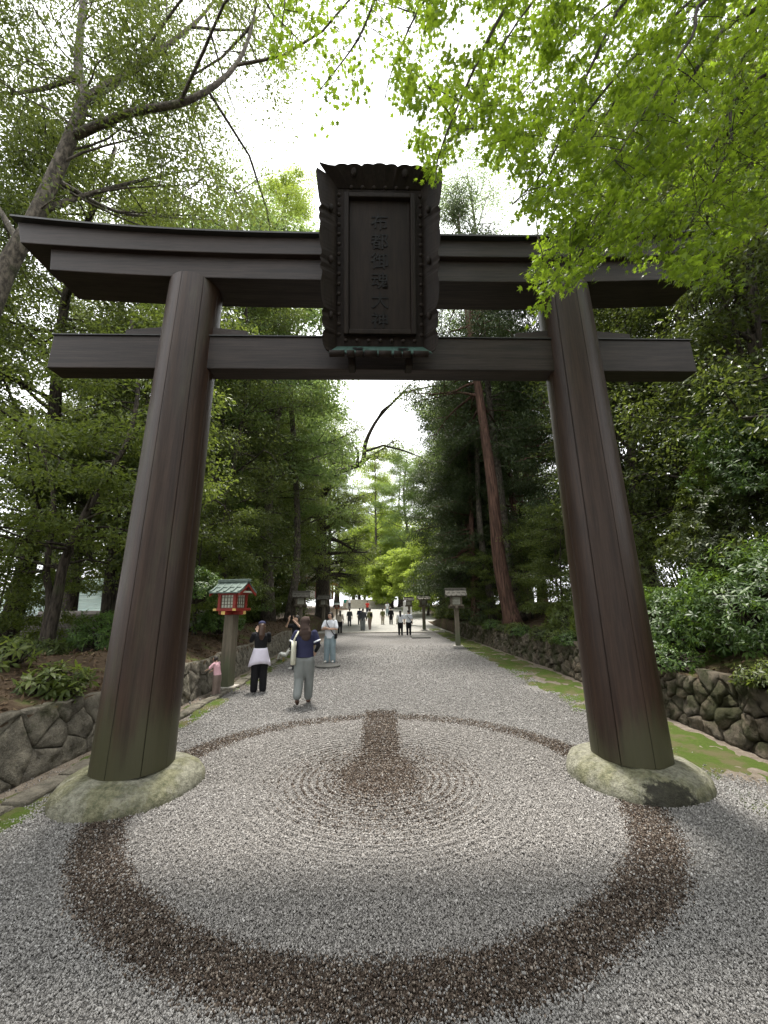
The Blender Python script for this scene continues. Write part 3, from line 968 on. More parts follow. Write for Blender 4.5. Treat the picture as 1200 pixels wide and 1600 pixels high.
def tree_parts(seed, ctrl, r0, r1, n_limb, t0, t1, len_lo, len_hi, el, leaf, leaf_size, per, crad, flat=0.35, aspect=0.42,
               bias=None, sub=4, curl=0.1, droop=0.35, tilt=0.5, cone=0.0, extra_limbs=(), bark='bark', sub_len=0.5, out=0.8, top=True, limb_r=0.42, fill=()):
    """trunk mesh (stem and limbs) and crown mesh, local to ctrl[0]"""
    rnd = random.Random(seed)
    rg = np.random.default_rng(seed)
    o = Vector(ctrl[0])
    tr = catmull([Vector(p) - o for p in ctrl], 6)
    nT = len(tr)
    rad = [r0 + (r1 - r0) * (i / (nT - 1)) ** 0.8 for i in range(nT)]
    rad[0] *= 1.35; rad[1] *= 1.12
    tb = MB()
    tb.tube(tr, rad, 12)
    cl = []
    def along(t):
        f = t * (nT - 1); i = min(int(f), nT - 2)
        return tr[i].lerp(tr[i + 1], f - i), rad[i]
    def add_limb(path, r, L):
        m = len(path)
        tb.tube(path, [max(0.008, r * (1 - 0.85 * i / (m - 1))) for i in range(m)], 5, False)
        cl.append((path[-1], 1.0))
        for s_ in range(sub):
            f = 0.30 + 0.65 * (s_ + rnd.random() * 0.8) / sub
            i = min(int(f * (m - 1)), m - 2)
            q = path[i].lerp(path[i + 1], f * (m - 1) - i)
            dd = (path[i + 1] - path[i])
            a2 = math.atan2(dd.y, dd.x) + (1 if s_ % 2 else -1) * rnd.uniform(0.5, 1.25)
            sl = L * sub_len * rnd.uniform(0.6, 1.15) * (1.15 - 0.5 * f)
            sp = limb_path(rnd, q, a2, rnd.uniform(-0.15, 0.5) - droop * 0.3, sl, 4, 0.02 - droop * 0.06, 0.2)
            tb.tube(sp, [max(0.006, r * 0.38 * (1 - 0.8 * k / 4)) for k in range(5)], 4, False)
            cl.append((sp[2], 0.8)); cl.append((sp[3], 0.95)); cl.append((sp[4], 0.9))
    for k in range(n_limb):
        t = t0 + (t1 - t0) * (k + rnd.random() * 0.7) / n_limb
        p, r = along(t)
        az = rnd.uniform(0, 2 * math.pi)
        if bias is not None and rnd.random() < bias[1]:
            az = bias[0] + rnd.gauss(0, 0.7)
        rel = (t - t0) / max(1e-6, t1 - t0)
        L = rnd.uniform(len_lo, len_hi) * (1 - cone * rel)
        add_limb(limb_path(rnd, p, az, R(rnd.uniform(*el)), L, 6, curl, 0.15), max(0.02, r * limb_r), L)
    for (pts, r) in extra_limbs:
        pts = catmull([Vector(p) - o for p in pts], 4)
        add_limb(pts, r, sum((b - a).length for a, b in zip(pts, pts[1:])))
    if top: cl.append((tr[-1], 1.1))
    if len(fill):
        nodes = np.array(tb.v[:])
        for q in fill:                      # further twigs, each grown from the nearest branch
            q = Vector(q) - o
            j = int(np.argmin(((nodes - np.array(tuple(q))) ** 2).sum(1)))
            a = Vector(tuple(nodes[j]))
            m_ = a.lerp(q, 0.5) + Vector((0, 0, 0.12 * (q - a).length))
            tb.tube([a, m_, q], [0.022, 0.014, 0.006], 5, False)
            cl.append((q, 1.0)); cl.append((m_, 0.8))
    cen = np.array([tuple(c[0]) for c in cl])
    cr = np.array([c[1] for c in cl]) * crad * rg.uniform(0.7, 1.25, len(cl))
    tm = tb.mesh('trunk', M[bark], True)
    lm = leaves_mesh('crown', rg, cen, cr, flat, per, leaf_size, aspect, M[leaf], droop, tilt, out=out)
    return tm, lm

def plant_tree(name, label, meshes, loc, rz=0.0, sc=1.0, group=None, cat='tree'):
    o = thing(name, label, cat, loc, rz, group)
    o.scale = (sc, sc, sc)
    link('trunk', meshes[0], o)
    link('crown', meshes[1], o)
    return o

def bz(x, y):
    if x < xl(y): return max(bank_z_l(x, y), ground_z(x, y)) - 0.08
    if x > xr(y): return bank_z_r(x, y) - 0.08
    return -0.05

PI = math.pi
# --- tall tree whose bare grey limbs show against the sky beside the gate's end
b0 = Vector((-10.1, 8.0, ground_z(-10.1, 8.0) - 0.1))
ctrl = [b0, (-9.9, 8.0, 4), at(-5, 455, 8.0), at(60, 330, 8.0), at(128, 165, 8.1), at(122, 100, 8.6), at(132, -10, 9.2), at(150, -140, 9.8), at(170, -260, 10.4)]
fr_ = random.Random(71)
FILL = [at(fr_.uniform(-60, 450), fr_.uniform(-120, 350), fr_.uniform(7.5, 12.5)) for _ in range(220)]
FILL = [q for q in FILL if not (at(395, 235, q.y) - q).length < 0.12 * q.y]
ex = [([at(110, 215, 8.05), at(200, 178, 7.7), at(300, 155, 7.6), at(370, 100, 7.9), at(398, 20, 8.4), at(405, -60, 9)], 0.13),
      ([at(125, 160, 8.1), at(190, 120, 8.5), at(255, 75, 9.2), at(320, 20, 10), at(360, -40, 11)], 0.15),
      ([at(60, 330, 8), at(150, 300, 9), at(250, 275, 10.5), at(330, 260, 12)], 0.09),
      ([at(85, 280, 8), at(180, 330, 10), at(270, 340, 12), at(360, 345, 14)], 0.08),
      ([at(30, 380, 8), at(-20, 300, 8.5), at(-80, 240, 9)], 0.09),
      ([at(120, 120, 8.5), at(60, 140, 9.3), at(-10, 145, 10), at(-90, 120, 10.5)], 0.09)]
plant_tree('leaning_tree', 'grey-limbed tree with small leaves spreading over the end of the gate lintel',
           tree_parts(101, ctrl, 0.29, 0.05, 30, 0.40, 1.0, 2.6, 5.2, (-5, 45), 'leaf_olive', 0.125, 78, 0.85, 0.6, 0.45, (0.3, 0.5), 5, 0.05, 0.25, 0.9, extra_limbs=ex, bark='bark_grey', limb_r=0.22, fill=FILL), b0)

# --- two thin dark stems rising from one root on the bank
b0 = at(80, 975, 9.0); b0.z = bz(b0.x, b0.y)
ctrl = [b0, at(88, 940, 9.0), at(100, 880, 9.0), at(125, 820, 9.0), at(165, 745, 9.2), at(200, 685, 9.4), at(216, 600, 9.8), at(205, 500, 10.3)]
ex = [([b0 + Vector((-0.1, 0, 0)), at(78, 945, 9.0), at(73, 890, 8.9), at(84, 800, 8.8), at(78, 740, 8.7), at(55, 690, 8.5), at(20, 660, 8.2)], 0.10)]
plant_tree('forked_tree', 'two slim dark stems forking from one root on the earth bank',
           tree_parts(102, ctrl, 0.13, 0.04, 34, 0.26, 1.0, 1.8, 3.6, (-10, 35), 'leaf_mid', 0.115, 70, 0.62, 0.4, 0.42, None, 4, 0.02, 0.35, 0.7, extra_limbs=ex), b0)
b0 = at(172, 985, 11.5); b0.z = bz(b0.x, b0.y)
ctrl = [b0, at(168, 930, 11.5), at(178, 850, 11.6), at(186, 760, 12), at(180, 660, 12.5), at(190, 560, 13)]
plant_tree('slim_tree', 'slim tree with a mossy foot beside the tiled roof',
           tree_parts(103, ctrl, 0.17, 0.05, 30, 0.25, 1.0, 1.8, 3.4, (-5, 35), 'leaf_dark', 0.125, 70, 0.65, 0.4, 0.42), b0)

# --- the wood along the lantern side: tall evergreens
EV = []
for k in range(4):
    h = 21 + 2.0 * k
    rr_ = random.Random(300 + k)
    ctrl = [(0, 0, 0), (rr_.uniform(-.3, .3), rr_.uniform(-.3, .3), h * 0.3), (rr_.uniform(-.6, .6), rr_.uniform(-.5, .5), h * 0.62), (rr_.uniform(-.8, .8), rr_.uniform(-.6, .6), h)]
    EV.append(tree_parts(310 + k, ctrl, 0.34 + 0.03 * k, 0.06, 56, 0.10, 1.0, 3.0, 6.2, (-14, 38), ['leaf_dark', 'leaf_olive', 'leaf_mid', 'leaf_dark'][k], 0.163, 66, 1.0, 0.40, 0.42, None, 4, 0.02, 0.4, 0.65, 0.5))
ctrl = [(0, 0, 0), (0.3, 0.1, 7), (-0.2, 0.4, 14), (0.3, 0, 21)]
EV.append(tree_parts(319, ctrl, 0.30, 0.06, 46, 0.30, 1.0, 2.6, 5.4, (-10, 40), 'leaf_olive', 0.145, 70, 0.9, 0.42, 0.42, None, 4, 0.02, 0.35, 0.7, 0.45))
UN = []        # understorey: thin stems, low leafy sprays
for k in range(3):
    h = 5.5 + k
    rr_ = random.Random(400 + k)
    ctrl = [(0, 0, 0), (rr_.uniform(-.2, .2), rr_.uniform(-.2, .2), h * 0.4), (rr_.uniform(-.5, .5), rr_.uniform(-.5, .5), h)]
    UN.append(tree_parts(410 + k, ctrl, 0.07, 0.02, 26, 0.20, 1.0, 1.1, 2.4, (-10, 35), ['leaf_mid', 'leaf_olive', 'leaf_shrub'][k], 0.12, 56, 0.52, 0.4, 0.42, None, 3, 0.02, 0.4, 0.6))
GW = 'evergreen trees of the wood on the lantern side'
LW = 'tall dark evergreen tree in the wood behind the lanterns and fitted wall'
rnd = random.Random(5)
for i, (x, y, k, s) in enumerate([(-7.2, 17.5, 4, 0.85), (-8.4, 12.4, 4, 0.72), (-8.4, 20.5, 3, 1.0), (-11.8, 22, 4, 1.05), (-9.0, 25.5, 1, 0.95), 
                                  (-9.6, 29, 2, 1.1), (-10.2, 33.5, 0, 1.0), (-13.5, 45, 3, 1.1), (-12.8, 38, 1, 1.1),
                                  (-15.5, 11, 4, 1.0), (-13.6, 5.5, 4, 0.8), (-11.8, 12.3, 4, 1.1), (-14.5, 18.4, 4, 1.3), (-20, 25, 1, 0.95), (-27, 31, 3, 1.1), (-22, 17, 4, 0.95), (-17.5, 34, 0, 1.1), (-7.6, -3.5, 0, 0.8), (-8.5, -10, 3, 0.9), (-3.6, -16, 1, 0.9)]):  # trees ending this list stand unseen behind the camera, added to block skylight
    lab = {(-7.2, 17.5): 'clear-stemmed evergreen with a dark trunk directly behind the red lantern', (-11.8, 12.3): 'tall evergreen rising in front of the tiled roof below the bank',
           (-14.5, 18.4): 'tallest evergreen rising behind the tiled roof below the bank', (-22, 17): 'clear-stemmed evergreen beside the end of the pale green hall roof',
           (-8.4, 12.4): 'slender olive-leaved evergreen on the bank between the two slim forked stems and the red lantern', (-8.4, 20.5): 'dense dark evergreen behind the raised-arms person in black'}.get((x, y))
    plant_tree('evergreen_tree', lab or LW, EV[k], (x, y, bz(x, y)), rnd.uniform(0, 6.28), s, None if lab else GW)
GU = 'understorey saplings on the lantern side'
LU = 'slim leafy sapling under the tall evergreens behind the fitted wall'
for i, (x, y, k, s) in enumerate([(-6.0, 12.6, 0, 0.8), (-6.4, 14.8, 1, 0.9), (-7.6, 18.2, 2, 0.9), (-8.0, 21, 1, 1.0), (-8.4, 24.5, 0, 1.0), (-8.4, 28, 1, 1.1), (-8.8, 31, 2, 1.1),
                                  (-7.4, 18, 0, 0.95), (-9.6, 9.4, 0, 0.8), (-11.2, 11.4, 1, 0.9), (-12.4, 8.6, 2, 0.95),  (-8.2, 23, 0, 1.0)]):
    plant_tree('sapling', LU, UN[k], (x, y, bz(x, y)), rnd.uniform(0, 6.28), s, GU)

# --- giant trunk beside the far lanterns, with a long crooked limb over the way
b0 = at(504, 985, 37.5); b0.z = 0.3
ctrl = [b0, at(504, 920, 37.5), at(503, 860, 37.5), at(500, 780, 37.8), at(490, 680, 38), at(480, 560, 38.5)]
ex = [([at(500, 790, 36.5), at(520, 745, 34), at(545, 732, 32), at(566, 722, 31), at(572, 690, 30.5), at(590, 655, 30), at(618, 625, 29.5), at(642, 600, 29)], 0.34),
      ([at(566, 724, 31), at(580, 712, 30.8), at(600, 700, 30.5), at(612, 690, 30)], 0.15)]
plant_tree('giant_tree', 'giant dark trunk beside the lanterns with a crooked limb reaching over the way',
           tree_parts(120, ctrl, 0.78, 0.25, 40, 0.22, 1.0, 3.0, 5.5, (-15, 30), 'leaf_olive', 0.20, 66, 1.1, 0.4, 0.45, None, 4, 0.0, 0.5, 0.65, extra_limbs=ex), b0)

# --- the reddish cedars on the other side
b0 = Vector((5.95, 18.5, bank_z_r(5.95, 18.5) - 0.1))
ctrl = [b0, at(781, 880, 18.6), at(769, 760, 18.7), at(752, 640, 19), at(735, 520, 19.3), at(722, 420, 19.6), at(715, 330, 20)]
plant_tree('cedar', 'tall red-barked cedar leaning over the rough wall beside the wooden lantern',
           tree_parts(130, ctrl, 0.40, 0.10, 44, 0.50, 1.0, 2.2, 4.6, (-30, 12), 'leaf_cedar', 0.19, 66, 0.9, 0.55, 0.24, None, 4, -0.04, 0.9, 0.7, 0.35, bark='bark_cedar'), b0)
b0 = Vector((6.9, 20.4, bank_z_r(6.9, 20.4) - 0.1))
ctrl = [b0, at(792, 860, 20.5), at(778, 740, 20.6), at(766, 640, 20.8), at(758, 540, 21), at(750, 400, 21.5)]
plant_tree('cedar', 'second, paler-barked cedar standing just behind the red-barked one',
           tree_parts(131, ctrl, 0.34, 0.1, 36, 0.50, 1.0, 2.2, 4.4, (-30, 12), 'leaf_cedar', 0.19, 66, 0.9, 0.55, 0.24, None, 4, -0.04, 0.9, 0.7, 0.35, bark='bark_grey'), b0)
CE = []
for k in range(2):
    h = 20 + 2 * k
    ctrl = [(0, 0, 0), (0.2 - 0.3 * k, 0.1, h * 0.35), (-0.2, 0.3 * k, h * 0.7), (0.2, 0, h)]
    CE.append(tree_parts(140 + k, ctrl, 0.36, 0.06, 60, 0.14, 1.0, 2.6, 5.0, (-30, 15), 'leaf_cedar', 0.20, 70, 0.95, 0.5, 0.28, None, 4, -0.03, 0.9, 0.7, 0.55, bark=['bark', 'bark_cedar'][k]))
GR = 'cedars and evergreens of the wood above the rough wall'
LC = 'tall dark conifer in the wood above the rough mossy wall'
LB = 'tall broadleaf evergreen in the wood above the rough mossy wall'
for (x, y, k, s) in [(6.4, 26.5, 0, 0.8), (8.6, 24.5, 1, 0.9), (6.9, 32, 1, 0.85), (9.2, 36, 0, 0.85), (5.9, 29.0, 0, 0.95), (6.2, 39, 1, 1.1), (5.6, 24.6, 1, 0.72), (10.5, 29, 0, 1.0), (9.5, 18.5, 1, 0.9), (12.5, 22, 0, 1.0), (10.0, 42, 1, 0.75), (12.5, 46, 0, 0.9), (14, 35, 1, 1.1), (17, 27, 0, 1.1)]:
    plant_tree('conifer', LC, CE[k], (x, y, bz(x, y)), rnd.uniform(0, 6.28), s, GR)
for (x, y, k, s) in [(9.0, 13.2, 0, 0.75), (9.8, 15.8, 3, 0.75), (10.2, 11.2, 1, 0.85), (12.2, 15, 3, 0.95), (9.3, 8.6, 0, 0.75), (13.5, 9, 1, 0.9), (16, 13, 0, 1.0), (12, 5, 3, 0.8), (17, 20, 3, 1.0), (9.2, 4.4, 0, 0.68), (22, 16, 1, 1.1), (8.4, -4, 0, 0.8), (7.8, -11, 3, 0.9), (3.8, -17, 0, 0.9)]:  # entries behind the camera are unseen, placed to shade the gate front
    plant_tree('evergreen_tree', LB, EV[k], (x, y, bz(x, y)), rnd.uniform(0, 6.28), s, GR)
GS = 'saplings above the rough wall'
for (x, y, k, s) in [(6.2, 22.8, 0, 0.7), (6.0, 25, 1, 0.7), (5.9, 28.5, 2, 0.75), (6.6, 14.6, 1, 0.7), (7.4, 20, 1, 0.8), (6.0, 33, 0, 0.8), (7.6, 17.2, 0, 0.8)]:
    plant_tree('sapling', 'slim leafy sapling above the rough mossy wall', UN[k], (x, y, bz(x, y)), rnd.uniform(0, 6.28), s, GS)

# --- far end of the way: bright young maples and the hill wood
FM = []
for k in range(3):
    h = 8 + 1.5 * k
    ctrl = [(0, 0, 0), (0.2, 0.1, h * 0.3), (-0.4 + 0.4 * k, 0.2, h * 0.65), (0.2, 0, h)]
    FM.append(tree_parts(160 + k, ctrl, 0.22, 0.05, 34, 0.18, 1.0, 2.6, 4.6, (-5, 40), 'leaf_lime', 0.25, 54, 1.05, 0.35, 0.6, None, 4, 0.02, 0.35, 0.6, 0.4))
GF = 'bright young maples at the end of the way'
for (x, y, k, s) in [(1.2, 64, 0, 1.0), (4.2, 58, 1, 0.95), (-1.0, 74, 1, 1.2), (3.0, 82, 2, 1.4), (-4.6, 88, 2, 1.6), (7.6, 66, 2, 1.2), (5.4, 50, 0, 0.8), (-6.6, 104, 1, 2.0), (1.5, 106, 2, 2.2), (9, 100, 0, 2.2)]:
    plant_tree('maple_tree', 'bright lime-green maple at the end of the approach near the steps', FM[k], (x, y, ground_z(x, y) - 0.05), rnd.uniform(0, 6.28), s, GF)
GH = 'wood closing off the far end of the way'
for (x, y, k, s) in [(-13, 62, 2, 1.3), (-18, 52, 0, 1.3), (-16, 76, 3, 1.5), (-24, 44, 2, 1.4), (-12, 98, 2, 1.7), (12, 58, 2, 1.3), (11, 76, 0, 1.5), (16, 48, 1, 1.4), (14, 92, 2, 1.7), (22, 62, 3, 1.6), (-26, 66, 1, 1.6), (-3, 120, 2, 1.7), (5, 122, 3, 1.8), (-10, 126, 0, 1.9), (22, 110, 2, 2.0), (-26, 105, 3, 2.0)]:
    plant_tree('evergreen_tree', 'distant evergreen tree of the wood closing off the far end of the way', EV[k], (x, y, ground_z(x, y) - 0.1), rnd.uniform(0, 6.28), s, GH)
def pale(seed, h, leaf='leaf_pale', n=44, spread=(3.0, 5.6), t0=0.28, size=0.20, per=58):
    c_ = [(0, 0, 0), (0.3, 0.1, h * 0.35), (-0.3, 0.2, h * 0.7), (0.3, 0, h)]
    return tree_parts(seed, c_, 0.28, 0.06, n, t0, 1.0, spread[0], spread[1], (-5, 42), leaf, size, per, 1.05, 0.42, 0.45, None, 4, 0.03, 0.35, 0.7, 0.4, bark='bark_grey')
PT = [pale(181, 21), pale(182, 25, 'leaf_lime', 44, (3.0, 5.4), 0.35), pale(183, 23, 'leaf_pale', 40, (2.6, 4.8), 0.45, 0.15, 62)]
for (lab, k, x, y, s_, rz_) in [('tall pale-green tree arching over the way in front of the giant trunk', 0, -7.2, 30.5, 0.95, 0.6),
                                ('very tall yellow-green tree rising behind the giant trunk', 1, -10.5, 50, 1.3, 2.0),
                                ('pale tree showing over the lintel between the post beside the wall and the plaque', 2, -8.6, 18.0, 1.12, 1.0),
                                ('soft green tree showing over the lintel close beside the plaque', 0, -6.6, 22.5, 1.22, 3.0),
                                ('slim pale tree between the tall cedars above the mossy wall', 2, 6.8, 26.5, 1.0, 4.0),
                                ('huge yellow-green tree closing the far end of the way behind the steps', 1, -2.0, 80, 1.35, 5.0),
                                ('huge pale tree closing the far end of the way beyond the white board', 0, 4.5, 74, 1.45, 0.4),
                                ('broad pale-green tree leaning over the way beyond the giant trunk', 0, -6.4, 43, 1.05, 5.2)]:
    plant_tree('pale_tree', lab, PT[k], (x, y, bz(x, y) if abs(y) < 60 and y < 45 else ground_z(x, y)), rz_, s_)
# pale tree tops seen over the lintel
b0 = Vector((-5.9, 24.5, bz(-5.9, 24.5)))
plant_tree('pale_tree', 'pale green tree whose top shows over the lintel beside the name plaque',
           tree_parts(170, [b0, (-5.7, 24.5, 8), at(440, 380, 24.5), at(455, 285, 25)], 0.3, 0.06, 34, 0.5, 1.0, 2.0, 3.6, (0, 50), 'leaf_lime', 0.14, 70, 0.7, 0.45, 0.45, None, 4, 0.05, 0.3, 0.7, 0.35, bark='bark_grey'), b0)
b0 = Vector((4.2 + 2.2, 23.5, bz(6.4, 23.5)))
plant_tree('pale_tree', 'thin pale tree with fine bare twigs over the lintel between plaque and maple',
           tree_parts(171, [b0, (6.0, 23.5, 9), at(745, 400, 23.5), at(730, 270, 24)], 0.25, 0.05, 46, 0.42, 1.0, 2.8, 5.6, (0, 55), 'leaf_pale', 0.13, 34, 0.9, 0.6, 0.42, None, 5, 0.05, 0.3, 0.9, 0.25, bark='bark_grey'), b0)

# ------------------------------------------------------------------ glossy bushes: twigs ending in whorls of leaves
def bush(name, label, loc, rx, ry, rz_, n_whorl, leaf_len, mat, seed, per=8, group=None, face=None, aspect=0.3, hang=0.45):
    rg = np.random.default_rng(seed)
    rnd_ = random.Random(seed)
    root = thing(name, label, 'bush', loc, 0, group)
    d = unit(rg.normal(size=(n_whorl * 3, 3)))
    d = d[d[:, 2] > -0.35]
    if face is not None:
        f = np.array(face) / np.linalg.norm(face)
        d = d[(d @ f) > -0.25]
    d = d[:n_whorl]
    u = 1 - 0.42 * rg.random(len(d)) ** 1.6
    lump = np.array([1 + 0.24 * mnoise.noise(Vector(tuple(q * 2.2)) + Vector((seed, 0, 0))) for q in d])
    cen = d * np.array([rx, ry, rz_]) * (u * lump)[:, None]
    cen[:, 2] += rz_ * 0.55
    tw = MB()
    for q in cen[:: max(1, len(cen) // 90)]:
        e = Vector(tuple(q)); s_ = Vector((q[0] * 0.12, q[1] * 0.12, 0))
        m = s_.lerp(e, 0.5) + Vector((rnd_.gauss(0, 0.08), rnd_.gauss(0, 0.08), 0.1))
        tw.tube([s_, m, e], [0.018, 0.011, 0.005], 4, False)
    tw.build('stems', M['bark'], root, True)
    # whorls
    K = len(cen)
    N = K * per
    idx = np.repeat(np.arange(K), per)
    wa = unit(d + rg.normal(size=(K, 3)) * 0.45 + np.array([0, 0, 0.55]))[idx]       # whorl axis
    t1_ = unit(np.cross(wa, rg.normal(size=(K, 3))[idx]))
    t2_ = np.cross(wa, t1_)
    ph = (np.tile(np.arange(per), K) * 2 * PI / per + rg.uniform(-0.35, 0.35, N))
    rad_ = t1_ * np.cos(ph)[:, None] + t2_ * np.sin(ph)[:, None]
    tier = np.tile((np.arange(per) % 2), K)
    ax = unit(rad_ + wa * (0.15 + 0.35 * tier)[:, None] + np.array([0, 0, -hang]) * rg.uniform(0.3, 1.2, N)[:, None])
    up = unit(wa + np.array([0, 0, 0.5]))
    sd_ = unit(np.cross(ax, up)); nm = np.cross(sd_, ax)
    L = leaf_len * rg.uniform(0.6, 1.2, N); W = L * aspect * rg.uniform(0.85, 1.2, N)
    P = cen[idx] + rad_ * 0.008 + wa * (tier * 0.015)[:, None]
    L_, W_ = L[:, None], W[:, None]
    pts = [P, P + ax * L_ * .5 + sd_ * W_ * .5 + nm * W_ * .10, P + ax * L_ - nm * L_ * .14, P + ax * L_ * .5 - sd_ * W_ * .5 + nm * W_ * .10, P + ax * L_ * .52 + nm * L_ * .01]
    V = np.stack(pts, 1).reshape(-1, 3)
    b_ = (np.arange(N) * 5)[:, None]
    T = np.concatenate([b_ + np.array(q) for q in ((0, 4, 1), (1, 4, 2), (2, 4, 3), (3, 4, 0))], 1).reshape(-1, 3)
    link('foliage', np_mesh('foliage', V, T, M[mat]), root)
    return root
GB = 'glossy evergreen bushes above the rough wall'
LBU = 'glossy evergreen bush with whorled leaves above the rough mossy wall'
for i, (x, y, rx, ry, rz_, n, m_) in enumerate([(6.5, 4.4, 1.3, 1.3, 1.15, 950, 'leaf_shrub'), (6.7, 6.6, 1.4, 1.5, 1.3, 1150, 'leaf_shrub'), (6.3, 8.9, 1.1, 1.4, 1.0, 800, 'leaf_shrub'),
                                                (8.2, 5.2, 1.7, 1.6, 2.2, 1400, 'leaf_dark'), (8.0, 8.2, 1.6, 1.7, 2.4, 1500, 'leaf_dark'), (6.5, 11.3, 1.0, 1.4, 1.1, 800, 'leaf_mid'),
                                                (7.3, 2.6, 1.4, 1.2, 1.5, 800, 'leaf_shrub'), (6.4, 13.5, 0.9, 1.2, 0.9, 600, 'leaf_mid'), (9.8, 6.8, 1.8, 1.8, 3.4, 1500, 'leaf_dark'), (8.6, 11.2, 1.5, 1.6, 1.9, 900, 'leaf_mid'), (10.5, 9.6, 1.6, 1.8, 2.2, 900, 'leaf_dark'), (5.9, 28.5, 0.8, 1.4, 0.9, 260, 'leaf_mid'), (5.7, 31.8, 0.8, 1.5, 0.9, 260, 'leaf_mid'), (5.5, 35.3, 0.9, 1.6, 1.0, 260, 'leaf_olive'), (5.6, 39.0, 1.0, 1.8, 1.2, 260, 'leaf_mid')]):
    bush('bush', LBU, (x, y, bank_z_r(x, y) - 0.1), rx, ry, rz_, n, 0.125 if i < 5 else (0.11 if y < 20 else 0.17), m_, 600 + i, 8, GB, (-0.9, -0.5, 0.5))
# hanging bough mass behind the gate end
for i, (x, y, z, rx, ry, rz_, n) in enumerate([(8.6, 7.4, 4.6, 1.9, 1.7, 1.6, 1500), (10.0, 9.0, 6.4, 2.2, 1.9, 1.9, 1600)]):
    b0 = Vector((x + 1.2, y + 0.6, bank_z_r(x + 1.2, y + 0.6) - 0.1))
    bush('tall_shrub', ['tall dark camellia-like shrub rising behind the gate post beside the moss', 'taller dark shrub rising behind the other one, up to the lintel end'][i], (x, y, z - rz_ * 0.55), rx, ry, rz_, n, 0.12, 'leaf_shrub', 640 + i, 8, None, (-0.9, -0.5, 0.2))
    st = MB().tube([b0 - Vector((x, y, z - rz_ * 0.55)), Vector((0.6, 0.3, -1.2)), Vector((0.1, 0, 0.6))], [0.12, 0.09, 0.04], 8)
    ro = [o_ for o_ in C.objects if o_.name.startswith('tall_shrub')][-1]
    st.build('trunk', M['bark'], ro, True)

for i in range(15):
    y_ = 3.4 + 1.35 * i + 0.5 * math.sin(i * 2.3)
    s_ = 0.30 + 0.16 * abs(math.sin(i * 1.7))
    x_ = xr(y_) + 0.28
    bush('low_plant', 'small leafy plant hanging over the top of the rough mossy wall', (x_, y_, bank_z_r(x_, y_) - 0.05), s_ * 1.1, s_ * 1.5, s_ * 0.7, int(150 * s_ / 0.4), 0.085, ['leaf_shrub', 'leaf_mid', 'leaf_olive'][i % 3], 800 + i, 7, 'plants along the top of the rough wall', (-0.8, -0.5, 0.4), 0.34, 0.7)
# small plants on the bank by the fitted wall
GP = 'young plants on the earth bank'
for i, (px, py, Y, s) in enumerate([(95, 1048, 6.0, 0.30), (60, 1062, 5.8, 0.26), (118, 1030, 6.3, 0.26), (20, 1045, 6.2, 0.30), (108, 1060, 6.0, 0.2), (22, 1000, 7.6, 0.62), (-20, 1000, 7.2, 0.7), (66, 1012, 7.6, 0.36)]):
    p_ = at(px, py, Y)
    z = bz(p_.x, p_.y)
    if i < 5:
        bush('young_plant', 'low young plant with a few whorls of narrow pale leaves on the earth bank', (p_.x, p_.y, z + 0.05), s, s, s * 0.9, 16 + int(s * 20), 0.15, 'leaf_mid', 700 + i, 7, GP, (0.3, -0.8, 0.7), 0.32, 0.3)
    else:
        bush('bush', 'dark leafy bush on the bank in front of the tiled roof', (p_.x, p_.y, z), s, s, s * 0.7, int(420 * s), 0.12, 'leaf_dark', 700 + i, 8, 'bushes on the earth bank')
for i, (x, y, s) in enumerate([(-5.3, 10.9, 0.75), (-5.4, 13.0, 0.7), (-6.6, 9.6, 0.8)]):
    bush('bush', 'leafy green bush growing around the red lantern roof and post', (x, y, bz(x, y) + [1.2, 0.2, 0][i]), s * 1.1, s, s * 0.8, 420, 0.12, 'leaf_shrub', 720 + i, 8, 'bushes by the red lantern')

# fallen leaves on both banks
rg = np.random.default_rng(77)
pts = []
for _ in range(15000):
    y = 2 + 26 * rg.random() ** 1.4
    if rg.random() < 0.75: x = xl(y) - 0.2 - 3.2 * rg.random(); z = bz(x, y) + 0.085
    else: x = xr(y) + 0.2 + 2.2 * rg.random(); z = bz(x, y) + 0.085
    pts.append((x, y, z))
cen = np.array(pts)
o = link('leaf_litter', leaves_mesh('leaf_litter', rg, cen, np.full(len(cen), 0.04), 0.15, 1, 0.09, 0.45, M['leaf_litter'], 0.0, 0.35))
tag(o, 'brown fallen leaves strewn over the earth banks', 'leaf litter', kind='stuff')

# ------------------------------------------------------------------ the overhanging maple
def maple_leaf():
    "one five-lobed blade in the xy plane, stalk at the origin, tip towards +y, about 1 long"
    tips = [(-104, 0.60), (-52, 0.92), (0, 1.08), (52, 0.92), (104, 0.60)]
    out = []
    for i, (a, r) in enumerate(tips):
        ar = R(a)
        out.append((math.sin(ar) * r * 0.62, math.cos(ar) * r * 0.62, -0.10 * r))
        if i < 4:
            b = R((a + tips[i + 1][0]) / 2)
            out.append((math.sin(b) * 0.18, math.cos(b) * 0.18, 0.0))
    V = [(0, 0, 0.0)] + [(x, y + 0.25, z) for x, y, z in out] + [(0.0, -0.02, 0.0)]
    V[0] = (0, 0.22, 0.02)
    n = len(out)
    T = [(0, i, i + 1) for i in range(1, n)] + [(0, n, n + 1), (0, n + 1, 1)]
    return np.array(V), np.array(T)
MV, MT = maple_leaf()
rg = np.random.default_rng(55)
rnd = random.Random(55)
mroot = Vector((6.6, 1.2, bank_z_r(6.6, 1.2) - 0.1))
MAP = thing('maple_tree', 'maple with star-shaped bright green leaves hanging in front of the gate', 'tree', mroot)
stem = MB()
trunk_top = Vector((5.4, 1.6, 6.6))
stem.tube(catmull([Vector((0, 0, 0)), Vector((-0.3, 0.1, 2.6)), Vector((-0.7, 0.25, 4.4)), trunk_top - mroot], 5), [0.2 - 0.006 * i for i in range(16)], 10)
